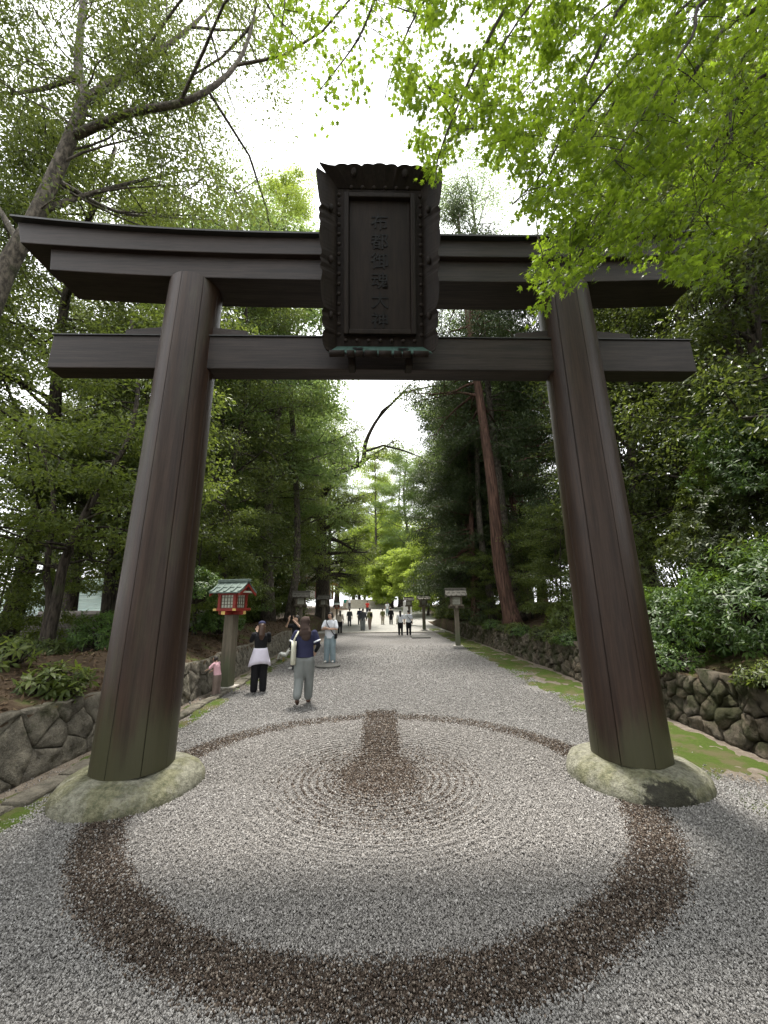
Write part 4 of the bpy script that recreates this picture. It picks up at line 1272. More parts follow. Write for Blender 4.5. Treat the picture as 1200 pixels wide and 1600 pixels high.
# boughs given as seen ends: from the trunk top out over the way
boughs = []
def bough(ends, r):
    p = catmull([trunk_top] + [at(a_, b_, c_ * 0.95) for (a_, b_, c_) in ends], 5)
    stem.tube([q - mroot for q in p], [max(0.004, r * (1 - 0.9 * i / (len(p) - 1))) for i in range(len(p))], 6, False)
    boughs.append(p)
bough([(1190, 10, 3.0), (1080, 120, 2.9), (1000, 250, 2.9), (940, 350, 2.9), (890, 420, 2.85)], 0.03)
bough([(1195, 60, 3.2), (1130, 200, 3.2), (1060, 320, 3.3), (1030, 420, 3.3)], 0.026)
bough([(1150, -60, 2.6), (1000, -20, 2.6), (930, 90, 2.7), (860, 250, 2.8), (800, 320, 2.8)], 0.03)
bough([(1100, -120, 2.5), (900, -90, 2.4), (800, 0, 2.5), (740, 110, 2.6), (690, 230, 2.6), (680, 285, 2.6)], 0.03)
bough([(1000, -200, 2.3), (760, -160, 2.2), (620, -60, 2.3), (560, 60, 2.4), (500, 140, 2.45)], 0.028)
bough([(980, -160, 2.6), (800, -100, 2.7), (680, -20, 2.9), (620, 90, 3.0), (590, 200, 3.1)], 0.028)
bough([(1180, -40, 3.4), (1050, 40, 3.4), (960, 160, 3.4), (900, 260, 3.5)], 0.028)
bough([(1150, -20, 2.3), (1080, 60, 2.3), (1010, 170, 2.35), (960, 250, 2.4)], 0.022)
bough([(900, -180, 1.9), (640, -160, 1.9), (470, -80, 2.0), (440, 40, 2.1)], 0.022)
bough([(1180, 40, 3.8), (1100, 160, 3.8), (1000, 300, 3.9), (930, 380, 3.9)], 0.026)
bough([(1150, -30, 3.0), (1020, 60, 3.1), (900, 200, 3.2), (840, 330, 3.2), (860, 440, 3.1)], 0.026)
bough([(1190, 120, 2.7), (1140, 230, 2.7), (1090, 330, 2.8), (1045, 400, 2.8)], 0.02)
bough([(1060, -120, 3.0), (880, -40, 3.0), (780, 80, 3.1), (740, 200, 3.2)], 0.026)
bough([(1120, -80, 3.5), (960, 0, 3.6), (830, 130, 3.7), (760, 250, 3.8)], 0.026)
# twigs hanging off the boughs in flat layered sprays
MLEAF = []
def spray(p, d, length, dens, spread):
    q = [p]
    dd = d.normalized()
    for i in range(5):
        dd = (dd + Vector((rnd.gauss(0, .12), rnd.gauss(0, .12), -0.05 + rnd.gauss(0, .06)))).normalized()
        q.append(q[-1] + dd * length / 5)
    stem.tube([a - mroot for a in q], [0.0030 - 0.0004 * i for i in range(6)], 4, False)
    for _ in range(dens):
        f = rnd.uniform(0.05, 1) * 4.999
        i = int(f)
        c = q[i].lerp(q[i + 1], f - i)
        w = spread * (1 - 0.5 * f / 5)
        MLEAF.append((c.x + rnd.gauss(0, w), c.y + rnd.gauss(0, w), c.z + rnd.gauss(0, 0.045)))
bnodes = np.array([tuple(q) for p in boughs for q in p[4:]])
EDGE = [(640, -80), (610, 90), (635, 240), (690, 300), (735, 235), (800, 290), (850, 380), (832, 462), (905, 450), (955, 385), (1040, 465), (1105, 455), (1150, 380), (1240, 310), (1260, -80)]
def inside_poly(x, y, poly):
    c_ = False
    for (x1, y1), (x2, y2) in zip(poly, poly[1:] + poly[:1]):
        if (y1 > y) != (y2 > y) and x < (x2 - x1) * (y - y1) / (y2 - y1) + x1: c_ = not c_
    return c_
def twig_to(q):
    j = int(np.argmin(((bnodes - np.array(tuple(q))) ** 2).sum(1)))
    a = Vector(tuple(bnodes[j]))
    if (q - a).length > 0.05:
        stem.tube([a - mroot, a.lerp(q, 0.5) - mroot + Vector((0, 0, 0.1 * (q - a).length)), q - mroot], [0.0032, 0.0026, 0.002], 4, False)
n_ = 0
while n_ < 820:
    px, py = rnd.uniform(600, 1260), rnd.uniform(-80, 470)
    if not inside_poly(px, py, EDGE): continue
    q = at(px, py, rnd.uniform(2.2, 4.0))
    if px < 760 and rnd.random() < 0.35: continue
    q = q + Vector((0.10, -0.04, 0.10))
    twig_to(q)
    spray(q, Vector((-0.55 + rnd.gauss(0, .3), 0.2 + rnd.gauss(0, .3), -0.5 + rnd.gauss(0, .15))), rnd.uniform(0.14, 0.30), int(rnd.uniform(30, 52)), 0.075)
    n_ += 1
n_ = 0
while n_ < 60:
    px, py = rnd.uniform(425, 660), rnd.uniform(-80, 215)
    if py > 90 and 430 < px < 480 or py > 215 - abs(px - 500) * 0.9: continue
    q = at(px, py, rnd.uniform(2.0, 3.0))
    twig_to(q)
    spray(q, Vector((-0.3 + rnd.gauss(0, .3), 0.2, -0.6)), rnd.uniform(0.14, 0.26), int(rnd.uniform(12, 22)), 0.075)
    n_ += 1
mp = np.array(MLEAF)
N = len(mp)
ax = unit(np.array([-0.55, 0.25, -0.45]) + rg.normal(size=(N, 3)) * 0.5)
up = unit(np.array([0, 0, 1.0]) + rg.normal(size=(N, 3)) * 0.28)
sd_ = unit(np.cross(ax, up)); nm = np.cross(sd_, ax)
sz = rg.uniform(0.046, 0.078, N)
link('branches', stem.mesh('branches', M['bark'], True), MAP)
# the leaves nearest the lens as single leaves, the rest as one mass
dist = np.linalg.norm(mp - np.array([0, 0, CAM_H]), axis=1)
# only those within the picture count as nearest
fw = np.array(tuple(CM @ Vector((0, 0, -1)))); rt = np.array(tuple(CM @ Vector((1, 0, 0)))); uu = np.array(tuple(CM @ Vector((0, 1, 0))))
rel = mp - np.array([0, 0, CAM_H])
zc = rel @ fw
inside = (np.abs(rel @ rt / zc) < 1.0) & (np.abs(rel @ uu / zc) < 1.33)
score = np.where(inside, sz / zc, 0)
order = np.argsort(-score)
single, rest = order[:300], order[300:]
V = (mp[rest][:, None, :] + (MV[None, :, 0:1] * sd_[rest][:, None, :] + MV[None, :, 1:2] * ax[rest][:, None, :] + MV[None, :, 2:3] * nm[rest][:, None, :]) * sz[rest][:, None, None])
T = (np.arange(len(rest))[:, None, None] * len(MV) + MT[None]).reshape(-1, 3)
fo = link('foliage', np_mesh('foliage', V.reshape(-1, 3) - np.array(tuple(mroot)), T, M['leaf_maple']), MAP)
fo['kind'] = 'stuff'
lm = np_mesh('leaf', MV, MT, M['leaf_maple'])
t_m = M['leaf_maple']
for i in single:
    o = link('leaf', lm, MAP)
    m = Matrix.Identity(4)
    for r_ in range(3):
        m[r_][0], m[r_][1], m[r_][2] = sd_[i][r_] * sz[i], ax[i][r_] * sz[i], nm[i][r_] * sz[i]
        m[r_][3] = mp[i][r_] - mroot[r_]
    o.matrix_local = m
# ------------------------------------------------------------------ lanterns on posts
mat_plain('stone_pale', (0.36, 0.34, 0.30), 0.85, 0.3, 4, 0.4, 0.2)
mat_plain('stone_dark', (0.10, 0.098, 0.09), 0.8, 0.35, 6, 0.4, 0.2)
mat_plain('white_paint', (0.72, 0.72, 0.70), 0.6, 0.08, 4, 0.05, 0.3)
def lantern(label, loc, rz, red, s=1.0, group=None):
    root = thing('post_lantern', label, 'lantern', loc, rz, group)
    root.scale = (s, s, s)
    W = M['red_paint'] if red else M['wood_lantern']
    RF = M['copper_green'] if red else M['wood_roof']
    pw, ph = (0.29, 1.86) if red else (0.23, 1.72)
    MB().box((0, 0, 0.02), (pw + 0.22, pw + 0.22, 0.10)).build('footing', M['stone_pale'], root, False, 0.02)
    MB().box((0, 0, ph / 2 + 0.05), (pw, pw, ph), None, 0.94).build('post', M['wood_lantern'], root, False, 0.015)
    bw = 0.56 if red else 0.54
    z0 = ph + 0.05
    for (sx, sy) in ((1, 0), (0, 1)):          # crossed bearers with pale ends
        b = MB().box((0, 0, z0 + 0.05), ((bw + 0.22) if sx else 0.13, (bw + 0.22) if sy else 0.13, 0.10 + 0.004 * sx)).build('bearer', W, root, False, 0.006)
        if red:
            for q in (-1, 1):
                MB().box((q * (bw / 2 + 0.113) * sx, q * (bw / 2 + 0.113) * sy, z0 + 0.05), (0.008 if sx else 0.11, 0.008 if sy else 0.11, 0.085)).build('bearer_end', M['yellow_end'], b)
    MB().box((0, 0, z0 + 0.135), (bw + 0.14, bw + 0.14, 0.07)).build('tray', W, root, False, 0.008)
    if red:
        for q in (-1, 1):
            for r_ in (-1, 1):
                MB().box((q * (bw / 2 + 0.02), r_ * (bw / 2 + 0.072), z0 + 0.135), (0.10, 0.006, 0.06)).build('tray_end', M['yellow_end'], root)
    zb, bh = z0 + 0.17, 0.42 if red else 0.42
    for q in (-1, 1):
        for r_ in (-1, 1):
            MB().box((q * (bw / 2 - 0.045), r_ * (bw / 2 - 0.045), zb + bh / 2), (0.09, 0.09, bh)).build('corner_post', W, root, False, 0.006)
    MB().box((0, 0, zb + bh - 0.03), (bw + 0.03, bw + 0.03, 0.07)).build('top_rail', W, root, False, 0.006)
    # papered lattice windows
    for k in range(4):
        a = k * PI / 2
        rot = Matrix.Rotation(a, 3, 'Z')
        c = rot @ Vector((0, -(bw / 2 - 0.05), 0))
        w_ = bw - 0.18
        pn = MB().box((c.x, c.y, zb + bh / 2 - 0.02), (w_, 0.01, bh - 0.06), rot).build('window', M['paper'], root)
        la = MB()
        nb, nh = (4, 4) if red else (6, 5)
        for i in range(nb + 1):
            p_ = rot @ Vector((-w_ / 2 + w_ * i / nb, -(bw / 2 - 0.038), 0))
            la.box((p_.x, p_.y, zb + bh / 2 - 0.02), (0.016, 0.014, bh - 0.06), rot)
        for i in range(nh + 1):
            p_ = rot @ Vector((0, -(bw / 2 - 0.040), 0))
            la.box((p_.x, p_.y, zb + 0.01 + (bh - 0.06) * i / nh), (w_, 0.010, 0.016), rot)
        la.build('lattice', M['wood_lantern'], pn)
    # gabled roof, ridge along x; each slope has two lapped courses and raised battens
    zr = zb + bh
    hw, hd, rise = (0.47, 0.42, 0.28) if red else (0.50, 0.44, 0.27)
    prof = lambda f: (hd * (1 - f), zr - 0.02 + rise * (f ** 1.25))
    for s_ in (-1, 1):
        sl = None
        for (f0, f1, lift) in ((0.0, 0.56, 0.0), (0.50, 1.0, 0.026)):
            rings = []
            for i in range(5):
                f = f0 + (f1 - f0) * i / 4
                y_, z_ = prof(f)
                rings.append([(-hw, s_ * y_, z_ + lift), (hw, s_ * y_, z_ + lift), (hw, s_ * y_, z_ + lift + 0.03), (-hw, s_ * y_, z_ + lift + 0.03)])
            sl = MB().loft(rings if s_ < 0 else [r_[::-1] for r_ in rings]).build('roof_course', RF, root)
        for i in range(5):
            x_ = -hw + 0.03 + (2 * hw - 0.06) * i / 4
            pts_ = []
            for k in range(6):
                y_, z_ = prof(k / 5)
                pts_.append((x_, s_ * (y_ + 0.004), z_ + 0.065))
            rings = [[(x_ - 0.03, p_[1], p_[2] - 0.035), (x_ + 0.03, p_[1], p_[2] - 0.035), (x_ + 0.03, p_[1], p_[2]), (x_ - 0.03, p_[1], p_[2])] for p_ in pts_]
            MB().loft(rings if s_ < 0 else [r_[::-1] for r_ in rings]).build('roof_batten', RF, root)
    MB().box((0, 0, zr + rise + 0.055), (2 * hw + 0.05, 0.13, 0.08)).build('ridge', RF, root, False, 0.012)
    for q in (-1, 1):                            # gable boards and infill
        g_ = MB()
        y_, z_ = prof(0.12)
        g_.loft([[(q * (hw - 0.14) - 0.01, -y_ + 0.05, z_ - 0.03), (q * (hw - 0.14) + 0.01, -y_ + 0.05, z_ - 0.03)], [(q * (hw - 0.14) - 0.01, 0, zr + rise - 0.02), (q * (hw - 0.14) + 0.01, 0, zr + rise - 0.02)],
                 [(q * (hw - 0.14) - 0.01, y_ - 0.05, z_ - 0.03), (q * (hw - 0.14) + 0.01, y_ - 0.05, z_ - 0.03)]], closed=True, caps=False)
        g_.poly([(q * (hw - 0.14) + 0.011 * q, -y_ + 0.05, z_ - 0.03), (q * (hw - 0.14) + 0.011 * q, y_ - 0.05, z_ - 0.03), (q * (hw - 0.14) + 0.011 * q, 0, zr + rise - 0.02)])
        g_.build('gable', W, root)
        for s_ in (-1, 1):
            bg = MB()
            rings = []
            for k in range(5):
                y_, z_ = prof(0.02 + 0.96 * k / 4)
                rings.append([(q * (hw - 0.02) - 0.015, s_ * y_, z_ - 0.075), (q * (hw - 0.02) + 0.015, s_ * y_, z_ - 0.075), (q * (hw - 0.02) + 0.015, s_ * y_, z_ - 0.003), (q * (hw - 0.02) - 0.015, s_ * y_, z_ - 0.003)])
            bg.loft(rings if s_ < 0 else [r_[::-1] for r_ in rings])
            bg.build('bargeboard', W, root)
        MB().box((q * (hw - 0.06), 0, zr + 0.02), (0.05, 0.62, 0.05)).build('tie', M['paper'] if red else W, root)
    return root
lp = gnd(353, 1076)
lantern('red lantern with green copper roof on a thick post beside the toddler', (lp.x, lp.y, 0), R(-14), True, 0.94)
for (px, py, Y, z, lab) in [(716, 1011, 19.5, 0, 'wooden post lantern beside the red-barked cedar, first along the mossy wall'),
                            (663, 985, 32.0, 0, 'wooden post lantern second along the mossy wall, by the stone slab'),
                            (640, 980, 40.0, 0, 'wooden post lantern third along the mossy wall, by the white board'),
                            (468, 1000, 23.8, 0.1, 'wooden post lantern behind the person in black raising both arms'),
                            (505, 985, 33.0, 0.1, 'wooden post lantern standing in front of the giant dark trunk')]:
    p_ = at(px, py, Y)
    lantern(lab, (p_.x, Y, z), R(random.Random(px).uniform(-8, 8)), False, 1.02)
p_ = at(526, 970, 45)
lantern('small far red lantern beside the giant dark trunk', (p_.x, 45, ground_z(p_.x, 45)), R(5), True, 0.75)

# round cover, slab, threshold and steps
p_ = gnd(512, 1042)
MB().lathe([(0.40, -0.02), (0.42, 0.0), (0.42, 0.045), (0.38, 0.06), (0.05, 0.062)], 40, (0, 0, 0)).build('round_cover', M['stone_dark'], None, False).location = (p_.x, p_.y, 0.012)
rc = C.objects[-1] if False else bpy.data.objects['round_cover']
tag(rc, 'dark round cover lying on the gravel at the feet of the man with crossed arms', 'cover')
p_ = gnd(657, 996)
o = MB().box((0, 0, 0.03), (1.15, 1.5, 0.09)).build('stone_slab', M['stone_dark'], None, False, 0.03); o.location = (p_.x, p_.y, 0)
tag(o, 'flat grey slab set in the gravel beside the second wooden lantern', 'slab')
th = thing('threshold', 'pale row of long stones laid across the approach', 'threshold', (-0.3, 29.6, 0))
for i in range(8):
    MB().box((-4.3 + 1.2 * i, 0, 0.03), (1.18, 0.5, 0.10)).build('stone', M['stone_pale'], th, False, 0.015)
st = thing('stone_steps', 'broad flight of pale stone steps at the end of the approach', 'steps', (-3.2, 64, ground_z(0, 64)))
for i in range(9):
    MB().box((0, 0.35 * i + 1.5, 0.16 * i + 0.08), (7.5, 3.4, 0.16)).build('step', M['stone_pale'], st, False, 0.02)

# notice board
p_ = at(637, 960, 44)
nb_ = thing('notice_board', 'white upright notice board beside the third wooden lantern', 'sign', (p_.x, 44, ground_z(0, 44)))
MB().box((0, 0, 1.3), (0.95, 0.06, 1.9)).build('panel', M['white_paint'], nb_, False, 0.01)
for s_ in (-1, 1):
    MB().box((s_ * 0.42, 0.06, 0.9), (0.07, 0.06, 1.9)).build('leg', M['white_paint'], nb_)

# ------------------------------------------------------------------ buildings
mat_plain('roof_tile', (0.20, 0.175, 0.155), 0.6, 0.45, 9, 0.3, 0.35)
mat_plain('dark_timber', (0.035, 0.028, 0.022), 0.7, 0.4, 6, 0.2, 0.2)
mat_plain('plaster', (0.62, 0.60, 0.55), 0.8, 0.1, 3, 0.1, 0.2)
mat_plain('pale_roof', (0.55, 0.66, 0.62), 0.5, 0.12, 2, 0.05, 0.3)
hb = thing('tiled_house', 'low building with a weathered brown tiled roof below the bank', 'building', (-11, 15.5, -1.5))
MB().box((0, 1.2, 1.1), (6.4, 3.6, 2.4)).build('wall', M['dark_timber'], hb)
rt_ = MB()
ncol = 60
for (y0, z0, y1, z1) in ((-1.7, 2.42, 1.4, 3.22),):
    rows = 12
    for r_ in range(rows):
        f0, f1 = r_ / rows, (r_ + 1.12) / rows
        ring = []
        n0 = len(rt_.v)
        for i in range(ncol * 4 + 1):
            x_ = -3.7 + 7.4 * i / (ncol * 4)
            w_ = 0.032 * math.sin(i * PI / 2)
            rt_.v.append((x_, y0 + (y1 - y0) * f0, z0 + (z1 - z0) * f0 + w_ + 0.035))
            rt_.v.append((x_, y0 + (y1 - y0) * f1, z0 + (z1 - z0) * f1 + w_))
        for i in range(ncol * 4):
            a = n0 + 2 * i
            rt_.f.append((a, a + 2, a + 3, a + 1))
rt_.build('roof_tiles', M['roof_tile'], hb, True)
MB().box((0, 1.45, 3.27), (7.5, 0.3, 0.22)).build('ridge', M['roof_tile'], hb, False, 0.05)
MB().box((0, -1.62, 2.34), (7.4, 0.06, 0.12)).build('eave_board', M['dark_timber'], hb)
MB().poly([(-3.7, -1.6, 2.38), (3.7, -1.6, 2.38), (3.7, 1.4, 3.15), (-3.7, 1.4, 3.15)]).build('roof_deck', M['dark_timber'], hb)
MB().poly([(-3.7, 4.4, 2.4), (3.7, 4.4, 2.4), (3.7, 1.45, 3.25), (-3.7, 1.45, 3.25)]).build('rear_slope', M['roof_tile'], hb)
gh = thing('pale_hall', 'long hall with a pale green seamed metal roof beyond the tiled roof', 'building', (-17, 23, -1.5))
MB().box((0, 3, 1.6), (13, 6, 3.2)).build('wall', M['plaster'], gh)
MB().loft([[(-7, -0.6, 3.1), (7, -0.6, 3.1), (7, -0.6, 3.2), (-7, -0.6, 3.2)], [(-7, 3.2, 5.4), (7, 3.2, 5.4), (7, 3.2, 5.5), (-7, 3.2, 5.5)], [(-7, 7, 3.1), (7, 7, 3.1), (7, 7, 3.2), (-7, 7, 3.2)]]).build('roof', M['pale_roof'], gh)
for i in range(9):
    f = i / 9
    MB().box((0, -0.6 + 3.8 * f, 3.22 + 2.3 * f), (14, 0.05, 0.05)).build('roof_seam', M['pale_roof'], gh)
sr = MB().poly([(-19, 26.5, 0), (-10.8, 26.5, 0), (-10.5, 44, 0), (-19, 44, 0)]).build('side_road', mat_plain('concrete', (0.42, 0.41, 0.38), 0.9, 0.15, 2, 0.2, 0.1))
sr.location.z = 0.03
tag(sr, 'pale concrete side road behind the wood', 'road', kind='structure')
p_ = at(305, 993, 28)
cone = thing('traffic_cone', 'small orange traffic cone on the side road behind the wood', 'traffic cone', (p_.x, 28, 0.03))
mat_plain('cone_orange', (0.72, 0.09, 0.025), 0.5, 0.1)
MB().lathe([(0.15, 0.04), (0.03, 0.72), (0.02, 0.73)], 16).build('cone', M['cone_orange'], cone, True)
MB().box((0, 0, 0.02), (0.38, 0.38, 0.04)).build('base', M['cone_orange'], cone, False, 0.01)
MB().lathe([(0.112, 0.27), (0.088, 0.41)], 16).build('band', M['white_paint'], cone, True)

# two-storeyed shrine gate far beyond the trunk
GZ = 3.1
gt = thing('shrine_gate', 'distant two-storey vermilion shrine gate with dark curved roofs beyond the trunk', 'building', (-14.2, 71, GZ))
def hip_roof(name, z, hw, hd, rise, up_, th_, mat):
    b = MB()
    n = 24
    rings = []
    for (f, k) in ((0.0, 0), (0.0, 1), (0.35, 1), (0.7, 1), (1.0, 1)):
        ring = []
        w_, d_ = hw * (1 - 0.45 * f), hd * (1 - 0.92 * f)
        for sidei in range(4):
            for i in range(n):
                u = -1 + 2 * i / n
                x_, y_ = [(u * w_, -d_), (w_, u * d_), (-u * w_, d_), (-w_, -u * d_)][sidei]
                e = up_ * abs(u) ** 3 * (1 - f)
                ring.append((x_, y_, z + rise * f ** 1.35 + e + th_ * k))
        rings.append(ring)
    b.loft(rings)
    return b.build(name, mat, gt, False)
hip_roof('upper_roof', 4.9, 6.7, 4.2, 2.6, 0.55, 0.25, M['stone_dark'])
hip_roof('lower_roof', 2.75, 5.7, 3.4, 0.9, 0.35, 0.2, M['stone_pale'])
MB().box((0, 0, 4.1), (8.6, 4.4, 1.7)).build('upper_wall', M['plaster'], gt)
MB().box((0, 0, 1.3), (8.4, 4.2, 2.6)).build('lower_wall', M['plaster'], gt)
for i in range(5):
    for s_ in (-1, 1):
        MB().tube([(-4.4 + 2.2 * i, s_ * 2.3, 0), (-4.4 + 2.2 * i, s_ * 2.3, 5.0)], 0.2, 12).build('column', M['red_paint'], gt, True)
MB().box((0, 0, 2.62), (10.9, 6.4, 0.2)).build('lower_eave', M['red_paint'], gt)
MB().box((0, 0, 4.75), (11.6, 7.0, 0.22)).build('upper_eave', M['dark_timber'], gt)
MB().box((0, 0, 3.65), (10, 5.6, 0.14)).build('balcony', M['red_paint'], gt)

# ------------------------------------------------------------------ people
def fabric(name, col, var=0.12):
    return mat_plain(name, col, 0.85, var, 9, 0.35, 0.15, 35)
fabric('cloth_white', (0.68, 0.70, 0.74)); fabric('cloth_black', (0.014, 0.014, 0.016)); fabric('cloth_navy', (0.028, 0.030, 0.065))
fabric('cloth_grey', (0.20, 0.215, 0.21), 0.2); fabric('denim', (0.26, 0.33, 0.36), 0.3); fabric('cloth_brown', (0.055, 0.038, 0.032))
fabric('cloth_beige', (0.42, 0.37, 0.30)); fabric('cloth_olive', (0.16, 0.16, 0.07)); fabric('cloth_pink', (0.60, 0.36, 0.40)); fabric('cloth_darkgrey', (0.07, 0.072, 0.078))
fabric('cloth_taupe', (0.20, 0.155, 0.135)); fabric('cloth_cream', (0.55, 0.54, 0.44), 0.35); fabric('cloth_lilac', (0.66, 0.62, 0.72)); fabric('cloth_red', (0.5, 0.05, 0.04)); fabric('cloth_teal', (0.05, 0.25, 0.2))
mat_plain('shoe_white', (0.70, 0.69, 0.66), 0.6); mat_plain('shoe_brown', (0.10, 0.055, 0.04), 0.6)
mat_plain('phone_black', (0.01, 0.01, 0.011), 0.2)

def fuse(mb, name, mat, parent, vox, smooth=4):
    o = mb.build(name, mat, parent, True)
    r_ = o.modifiers.new('skin', 'REMESH'); r_.mode = 'VOXEL'; r_.voxel_size = vox; r_.use_smooth_shade = True
    if smooth:
        s_ = o.modifiers.new('soften', 'SMOOTH'); s_.factor = 0.5; s_.iterations = smooth
    return o

def limb(mb, pts, rad, k=10):
    mb.tube(pts, rad, k)
    for p_, r_ in zip(pts, rad):
        mb.ball(p_, r_ * 0.99, k)

def rings_body(mb, rows, k=16):
    mb.loft([[(cx_ + rx * math.cos(2 * PI * j / k), cy_ + ry * math.sin(2 * PI * j / k), z) for j in range(k)] for (z, rx, ry, cx_, cy_) in rows])

def person(label, loc, yaw, H, cfg, group=None, vox=0.012):
    """local frame: x to the person's right... y ahead, z up, unit = body height"""
    root = thing('person', label, 'person', loc, yaw, group)
    root.scale = (H, H, H)
    vox = vox / H
    g = cfg.get
    lean = g('lean', 0.0)            # forward lean of the upper body
    def up(z): return lean * max(0, z - 0.52)
    st = g('stride', 0.0)
    # legs: hip, knee, ankle, toe for both sides
    legs = g('legs')
    if legs is None:
        legs = []
        for s_ in (-1, 1):
            dy = st * s_
            w_ = g('stance', 0.06)
            back = dy < 0
            legs.append([(s_ * 0.05, 0, 0.51), (s_ * (0.052 + w_ * 0.1), dy * 0.45 + (0.02 if st else 0.005), 0.28), (s_ * w_, dy, 0.045 + (abs(dy) * 0.12 if back else 0)), (s_ * (w_ + 0.012), dy + 0.085, 0.018)])
    hand_dirs = g('hand_dir', {})
    arms = g('arms') or {-1: [(-0.150, 0.01, 0.645), (-0.155, 0.05, 0.50)], 1: [(0.150, 0.01, 0.645), (0.155, 0.05, 0.50)]}
    sh = {s_: Vector((s_ * 0.108, up(0.81), 0.808)) for s_ in (-1, 1)}
    hx, hy, hz = g('head', (0, 0.012, 0.932))
    hy += up(0.93)
    # --- body, one continuous surface
    b = MB()
    rings_body(b, [(0.47, 0.055, 0.05, 0, 0), (0.52, 0.085, 0.062, 0, 0), (0.58, 0.078, 0.055, 0, up(.58)), (0.64, 0.072, 0.05, 0, up(.64)), (0.72, 0.088, 0.06, 0, up(.72)), (0.79, 0.098, 0.056, 0, up(.79)), (0.825, 0.06, 0.04, 0, up(.825)), (0.85, 0.032, 0.034, 0, up(.85)), (0.895, 0.03, 0.032, 0, up(.88) + 0.006)])
    for L_ in legs:
        limb(b, [L_[0], L_[1], L_[2]], [0.058, 0.037, 0.022])
        limb(b, [L_[2], L_[3]], [0.022, 0.016])
    for s_ in (-1, 1):
        e, w_ = Vector(arms[s_][0]), Vector(arms[s_][1])
        limb(b, [sh[s_], e, w_], [0.030, 0.023, 0.015])
        d = Vector(hand_dirs.get(s_, (w_ - e))).normalized()
        side_ = d.cross(Vector((0, 1, 0.2)))
        if side_.length < 0.2: side_ = d.cross(Vector((1, 0, 0)))
        side_.normalize()
        pc_ = w_ + d * 0.028
        for q in (-1, 0, 1):
            b.tube([w_ + side_ * q * 0.006, pc_ + side_ * q * 0.013 + d * 0.02], [0.010, 0.009], 8)
        for q, ln in ((-1.5, 0.036), (-0.5, 0.043), (0.5, 0.041), (1.5, 0.031)):
            a0 = pc_ + d * 0.018 + side_ * q * 0.0088
            bend = d.cross(side_) * 0.010
            b.tube([a0, a0 + d * ln * 0.5 + side_ * q * 0.002, a0 + d * ln + bend], [0.0058, 0.0054, 0.0042], 6)
        th0 = w_ + d * 0.014 - side_ * 0.014 * s_
        b.tube([th0, th0 - side_ * s_ * 0.016 + d * 0.018, th0 - side_ * s_ * 0.02 + d * 0.034], [0.0066, 0.006, 0.0046], 6)
    hr = Matrix.Rotation(g('turn', 0.0), 3, 'Z') @ Matrix.Rotation(-g('nod', 0.0), 3, 'X')
    def hp(x, y, z):
        v = hr @ Vector((x, y, z)); return (v.x + hx, v.y + hy, v.z + hz)
    b.ball((hx, hy, hz + 0.008), 0.06, 16, (0.80, 0.95, 1.02))
    jaw = hp(0, 0.014, -0.028); b.ball(jaw, 0.042, 12, (0.86, 0.95, 0.95))
    b.ball(hp(0, 0.058, -0.006), 0.011, 8, (0.8, 1, 1.3))
    for s_ in (-1, 1): b.ball(hp(s_ * 0.05, -0.002, 0.0), 0.013, 8, (0.5, 0.8, 1.2))
    bo = fuse(b, 'body', M['skin'], root, vox * 0.7, 2)
    for s_ in (-1, 1):
        MB().ball(hp(s_ * 0.019, 0.051, 0.008), 0.0055, 8, (1.4, 0.6, 0.8)).build('eye', M['ink'], root, True)
    MB().ball(hp(0, 0.052, -0.033), 0.008, 8, (1.8, 0.5, 0.5)).build('mouth', M['cloth_red'], root, True)
    # --- trousers
    bag_ = g('baggy', 0.008)
    tm = g('trousers', 'cloth_black')
    t_ = MB()
    rings_body(t_, [(0.475, 0.075, 0.058, 0, 0), (0.50, 0.095 + bag_ * 0.6, 0.070, 0, 0), (0.55, 0.090, 0.066, 0, up(.55)), (0.60, 0.080, 0.058, 0, up(.6))])
    for i, L_ in enumerate(legs):
        h_, kn, an = Vector(L_[0]), Vector(L_[1]), Vector(L_[2])
        limb(t_, [h_ + Vector((0, 0, -0.01)), h_.lerp(kn, 0.5), kn, kn.lerp(an, 0.55), an + Vector((0, -0.004, g('hem', -0.012)))], [0.066 + bag_ * 0.5, 0.058 + bag_, 0.044 + bag_, 0.036 + bag_ * 1.3, 0.031 + bag_ * 1.4], 12)
    fuse(t_, 'trousers', M[tm], root, vox, 5)
    # --- shoes
    for L_ in legs:
        s_ = MB()
        an, to = Vector(L_[2]), Vector(L_[3])
        s_.ball(an + Vector((0, -0.006, -0.018)), 0.026, 10, (0.95, 1.2, 0.9))
        s_.tube([an + Vector((0, 0, -0.02)), an.lerp(to, 0.6) + Vector((0, 0, -0.006)), to], [0.025, 0.024, 0.018], 10)
        s_.ball(to, 0.019, 10, (1.1, 1.1, 0.75))
        fuse(s_, 'shoe', M[g('shoes', 'shoe_white')], root, vox, 2)
    # --- top
    sl = g('sleeve', 0.5)            # share of the upper arm (0..1) or on to the wrist (1..2)
    c_ = MB()
    bot = g('top_hem', 0.50)
    wd = g('top_wide', 0.014)
    rings_body(c_, [(bot, 0.094 + wd, 0.070 + wd * 0.6, 0, up(bot)), (0.56, 0.090 + wd, 0.066 + wd * 0.5, 0, up(.56)), (0.64, 0.084 + wd, 0.060 + wd * .5, 0, up(.64)), (0.72, 0.092 + wd, 0.066 + wd * .5, 0, up(.72)), (0.79, 0.102 + wd * .6, 0.062 + wd * .3, 0, up(.79)), (0.832, 0.062, 0.044, 0, up(.83)), (0.848, 0.044, 0.040, 0, up(.85))])
